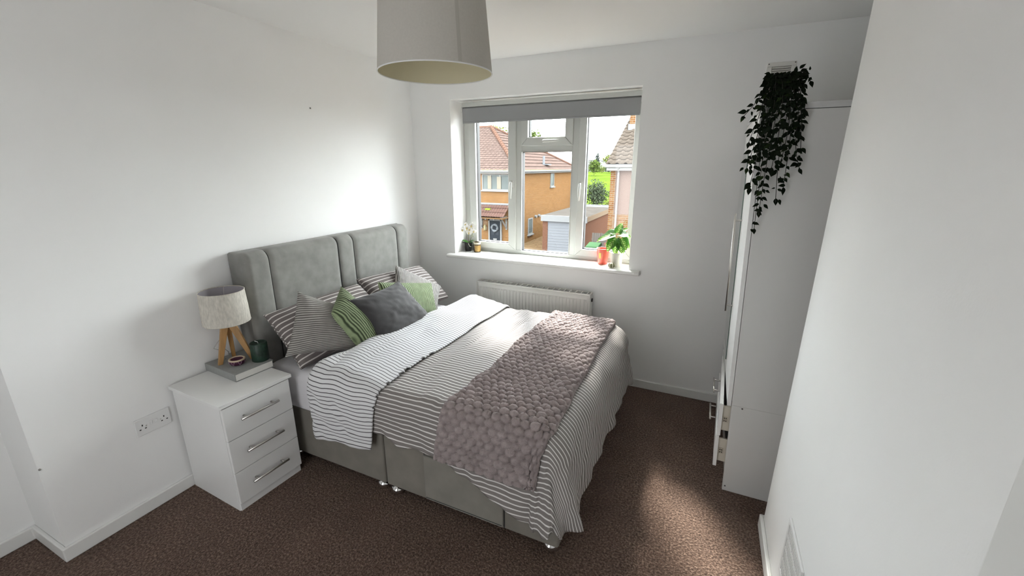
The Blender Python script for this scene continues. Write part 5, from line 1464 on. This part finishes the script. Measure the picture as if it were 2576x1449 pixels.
o = MB().add([(-0.34, -0.40, 1.22), (0.34, -0.40, 1.22), (0.34, 0.38, 1.26), (-0.34, 0.38, 1.26), (-0.30, -0.36, 1.30), (0.30, -0.36, 1.30), (0.30, 0.34, 1.40), (-0.30, 0.34, 1.40)], [(0, 3, 2, 1), (4, 5, 6, 7), (0, 1, 5, 4), (1, 2, 6, 5), (2, 3, 7, 6), (3, 0, 4, 7)]).build('bin_lid', M('bin_lid_green', E_(120, 165, 120), 0.5), bn); bevel(o, 0.02)
MB().tube([(-0.25, 0.42, 1.18), (0.25, 0.42, 1.18)], 0.025, 8).build('bin_handle', BING, bn)
for x in (-0.25, 0.25): MB().tube([(x - 0.03, 0.25, 0.1), (x + 0.03, 0.25, 0.1)], 0.1, 14).build('wheel', BLACKR, bn)

# ---- pebbledashed house on the right
rh = empty('pebbledash_house', (-1.1, 13.0, GZ)); tag(rh, 'pebbledash and brick house with grey tiled roof and chimney', 'house')
RO = Matrix.Translation((1.1, -13.0, -GZ))
def rp2(o): o.parent = rh; o.matrix_parent_inverse = RO; return o
rp2(MB().box(-1.10, -0.90, 12.98, 21.0, GZ, 1.62).build('brick_pier', BRK2))
rp2(MB().box(-0.90, 6.0, 13.0, 21.0, -0.05, 1.62).build('pebbledash_wall', PEB))
rp2(MB().box(-0.90, 6.0, 12.985, 21.0, GZ, -0.05).build('brick_wall', BRK2))
rp2(MB().box(-1.22, 6.2, 12.78, 13.0, 1.52, 1.70).build('fascia', WFAS))
rp2(MB().tube([(-1.25, 12.74, 1.68), (6.2, 12.74, 1.68)], 0.06, 8).build('gutter', WFAS))
rp2(MB().tube([(-0.80, 12.74, 1.62), (-0.80, 12.90, 1.45), (-0.80, 12.93, GZ)], 0.035, 10).build('downpipe', WFAS))
ev, rg = Vector((-1.24, 12.72, 1.74)), Vector((-1.24, 16.9, 3.72))
up_ = rg - ev
nrow = 13
rowv = up_ / nrow
tw = 0.30
n = 10
V, F = [], []
for e, yy in ((0, 0.0), (1, rowv.length * 1.06)):
    for c in range(n + 1):
        s = c / n; V.append((tw * s, yy, 0.045 * max(0, math.sin(math.pi * 2 * s - 0.6)) + (0.04 if e == 0 else 0.0)))
for c in range(n + 1): V.append((V[c][0], 0.0, V[c][2] - 0.03))
for c in range(n): F.append((c, c + 1, n + 2 + c, n + 1 + c)); F.append((2 * n + 2 + c, 2 * n + 3 + c, c + 1, c))
rt2 = make_mesh('roof_tile', V, F, ROOF2, True)
for r in range(nrow):
    for c in range(12):
        p = ev + rowv * r + Vector((c * tw, 0, 0))
        rp2(inst('roof_tile', rt2, None, tuple(p), (math.atan2(up_.z, up_.y), 0, 0)))
rp2(mesh_obj('roof_deck', [tuple(ev + Vector((0.0, 0, -0.05))), (6.2, ev.y, ev.z - 0.05), (6.2, rg.y, rg.z - 0.05), tuple(rg + Vector((0, 0, -0.05))), (6.2, 21.2, 1.74), (-1.24, 21.2, 1.74)], [(0, 1, 2, 3), (3, 2, 4, 5)], ROOF2))
rp2(mesh_obj('gable', [(-1.10, 13.0, 1.6), (-1.10, 21.0, 1.6), (-1.10, 16.9, 3.62)], [(0, 2, 1)], BRK2))
rp2(MB().box(-1.02, 0.0, 15.6, 16.3, 2.9, 4.8).build('chimney', BRK2))
rp2(MB().box(-1.06, 0.02, 15.55, 16.0, 3.0, 3.32).build('chimney_flashing', LEAD))

# ---- trees and shrubs
def foliage(name, c, r, n, mat, leaf, parent, seed):
    rn = np.random.RandomState(seed)
    d = rn.normal(size=(n, 3)); d /= np.linalg.norm(d, axis=1)[:, None]
    lob = 0.78 + 0.22 * np.sin(d[:, 0] * 5 + seed) * np.cos(d[:, 2] * 6 + seed * 2) + 0.12 * rn.normal(size=n)
    rad_ = (rn.rand(n) ** 0.4) * lob
    P = d * rad_[:, None] * np.array(r)[None] + np.array(c)[None]
    a = rn.normal(size=(n, 3)); a /= np.linalg.norm(a, axis=1)[:, None]
    b = np.cross(a, rn.normal(size=(n, 3))); b /= np.linalg.norm(b, axis=1)[:, None]
    s = leaf * (0.6 + 0.8 * rn.rand(n))[:, None]
    V = np.concatenate([P - a * s, P + b * s * 0.5, P + a * s, P - b * s * 0.5], 1).reshape(-1, 3)
    F = [(4 * i, 4 * i + 1, 4 * i + 2, 4 * i + 3) for i in range(n)]
    o = mesh_obj(name, V, F, mat, parent); o['kind'] = 'stuff'
    return o
def tree(name, base, h, r, label, mat, n, leaf, seed, group=None, cat='tree', trunk=0.3):
    t = empty(name, base); tag(t, label, cat, group)
    MB().tube([(0, 0, 0), (0.05 * r[0], 0, h * 0.5), (0, 0.03 * r[0], h)], [trunk * 0.2, trunk * 0.14, trunk * 0.06], 8).build('trunk', M('bark', E_(120, 108, 92), 0.95), t)
    foliage('crown', (0, 0, h), r, n, mat, leaf, t, seed)
    return t
def leaf_m(name, c):
    m = M(name, c, 0.7, var=0.35, vscale=1.5); return m
LG1 = leaf_m('mid_green_foliage', E_(140, 166, 84)); LG2 = leaf_m('grey_green_foliage', E_(132, 150, 118)); LG3 = leaf_m('yellow_green_foliage', E_(196, 210, 120)); LG4 = leaf_m('dark_conifer', E_(120, 132, 126))  # LG1 is a plain mid green
TG = 'trees beyond the field'
tree('shrub', (-6.95, 35.0, GZ), 2.75, (1.25, 1.1, 1.45), 'grey green bushy tree behind the conservatory', LG2, 2600, 0.085, 3)
tree('shrub', (-5.6, 36.5, GZ), 1.6, (1.5, 1.0, 0.9), 'low yellow green shrub beside the bushy tree', LG3, 1100, 0.09, 4, cat='shrub')
tree('field_tree', (-28.3, 118, -0.6), 2.5, (2.35, 2.0, 2.1), 'round leafy tree standing alone on the green field', LG1, 1500, 0.22, 5)
tree('field_tree', (-31.5, 150, 0.0), 4.4, (3.0, 2.0, 1.9), 'pale tree at the far side of the field above the sheds', LG3, 700, 0.3, 6, TG)
tree('field_tree', (-36.0, 152, 0.0), 4.6, (1.1, 1.0, 2.2), 'narrow dark conifer at the far side of the field', LG4, 500, 0.25, 7, TG)
tree('field_tree', (-26.8, 130, 0.0), 1.3, (1.9, 1.2, 1.6), 'dark bush on the far edge of the field next to the roof', LG2, 600, 0.2, 8, TG)
tree('field_tree', (-29.8, 135, 0.0), 1.0, (2.4, 1.2, 1.0), 'low hedge bush on the far edge of the field', LG3, 600, 0.2, 9, TG)
tree('garden_tree', (-23.5, 50.0, GZ), 8.6, (2.0, 1.8, 2.0), 'pale yellow tree rising behind the hipped roof', LG3, 900, 0.22, 10)
tree('garden_tree', (-20.0, 51.0, GZ), 8.3, (1.9, 1.6, 1.7), 'green tree rising behind the far end of the hipped roof', LG1, 900, 0.22, 11)
# distant sheds
for k, (x0, x1, y, h, lab) in enumerate(((-46, -41.0, 172, 4.3, 'long pale shed at the left end of the far field edge'), (-38.5, -33.5, 168, 4.0, 'long pale shed behind the trees at the far field edge'))):
    b = empty('distant_shed', ((x0 + x1) / 2, y, 0)); tag(b, lab, 'building')
    MB().box(-(x1 - x0) / 2, (x1 - x0) / 2, 0, 6, 0, h).build('shed_wall', M('pale_cladding', E_(225, 222, 225), 0.8), b)
    MB().box(-(x1 - x0) / 2 - 0.2, (x1 - x0) / 2 + 0.2, -0.2, 6.2, h, h + 0.25).build('shed_roof', M('shed_roof_grey', E_(190, 190, 195), 0.8), b)
for pts, lab in (([(-9.3, 40, 4.40), (-5.5, 30, 3.90), (-2.05, 20, 3.50), (-1.03, 16.32, 3.42)], 'upper overhead cable crossing the sky by the chimney'), ([(-9.1, 40, 2.40), (-6.0, 31, 2.36), (-2.85, 22, 2.47), (-1.26, 18.4, 2.62)], 'lower overhead cable crossing the sky above the field')):
    tag(MB().tube(bez(pts, 6), 0.010, 5).build('overhead_cable', M('cable_grey', E_(150, 150, 155), 0.7)), lab, 'cable')
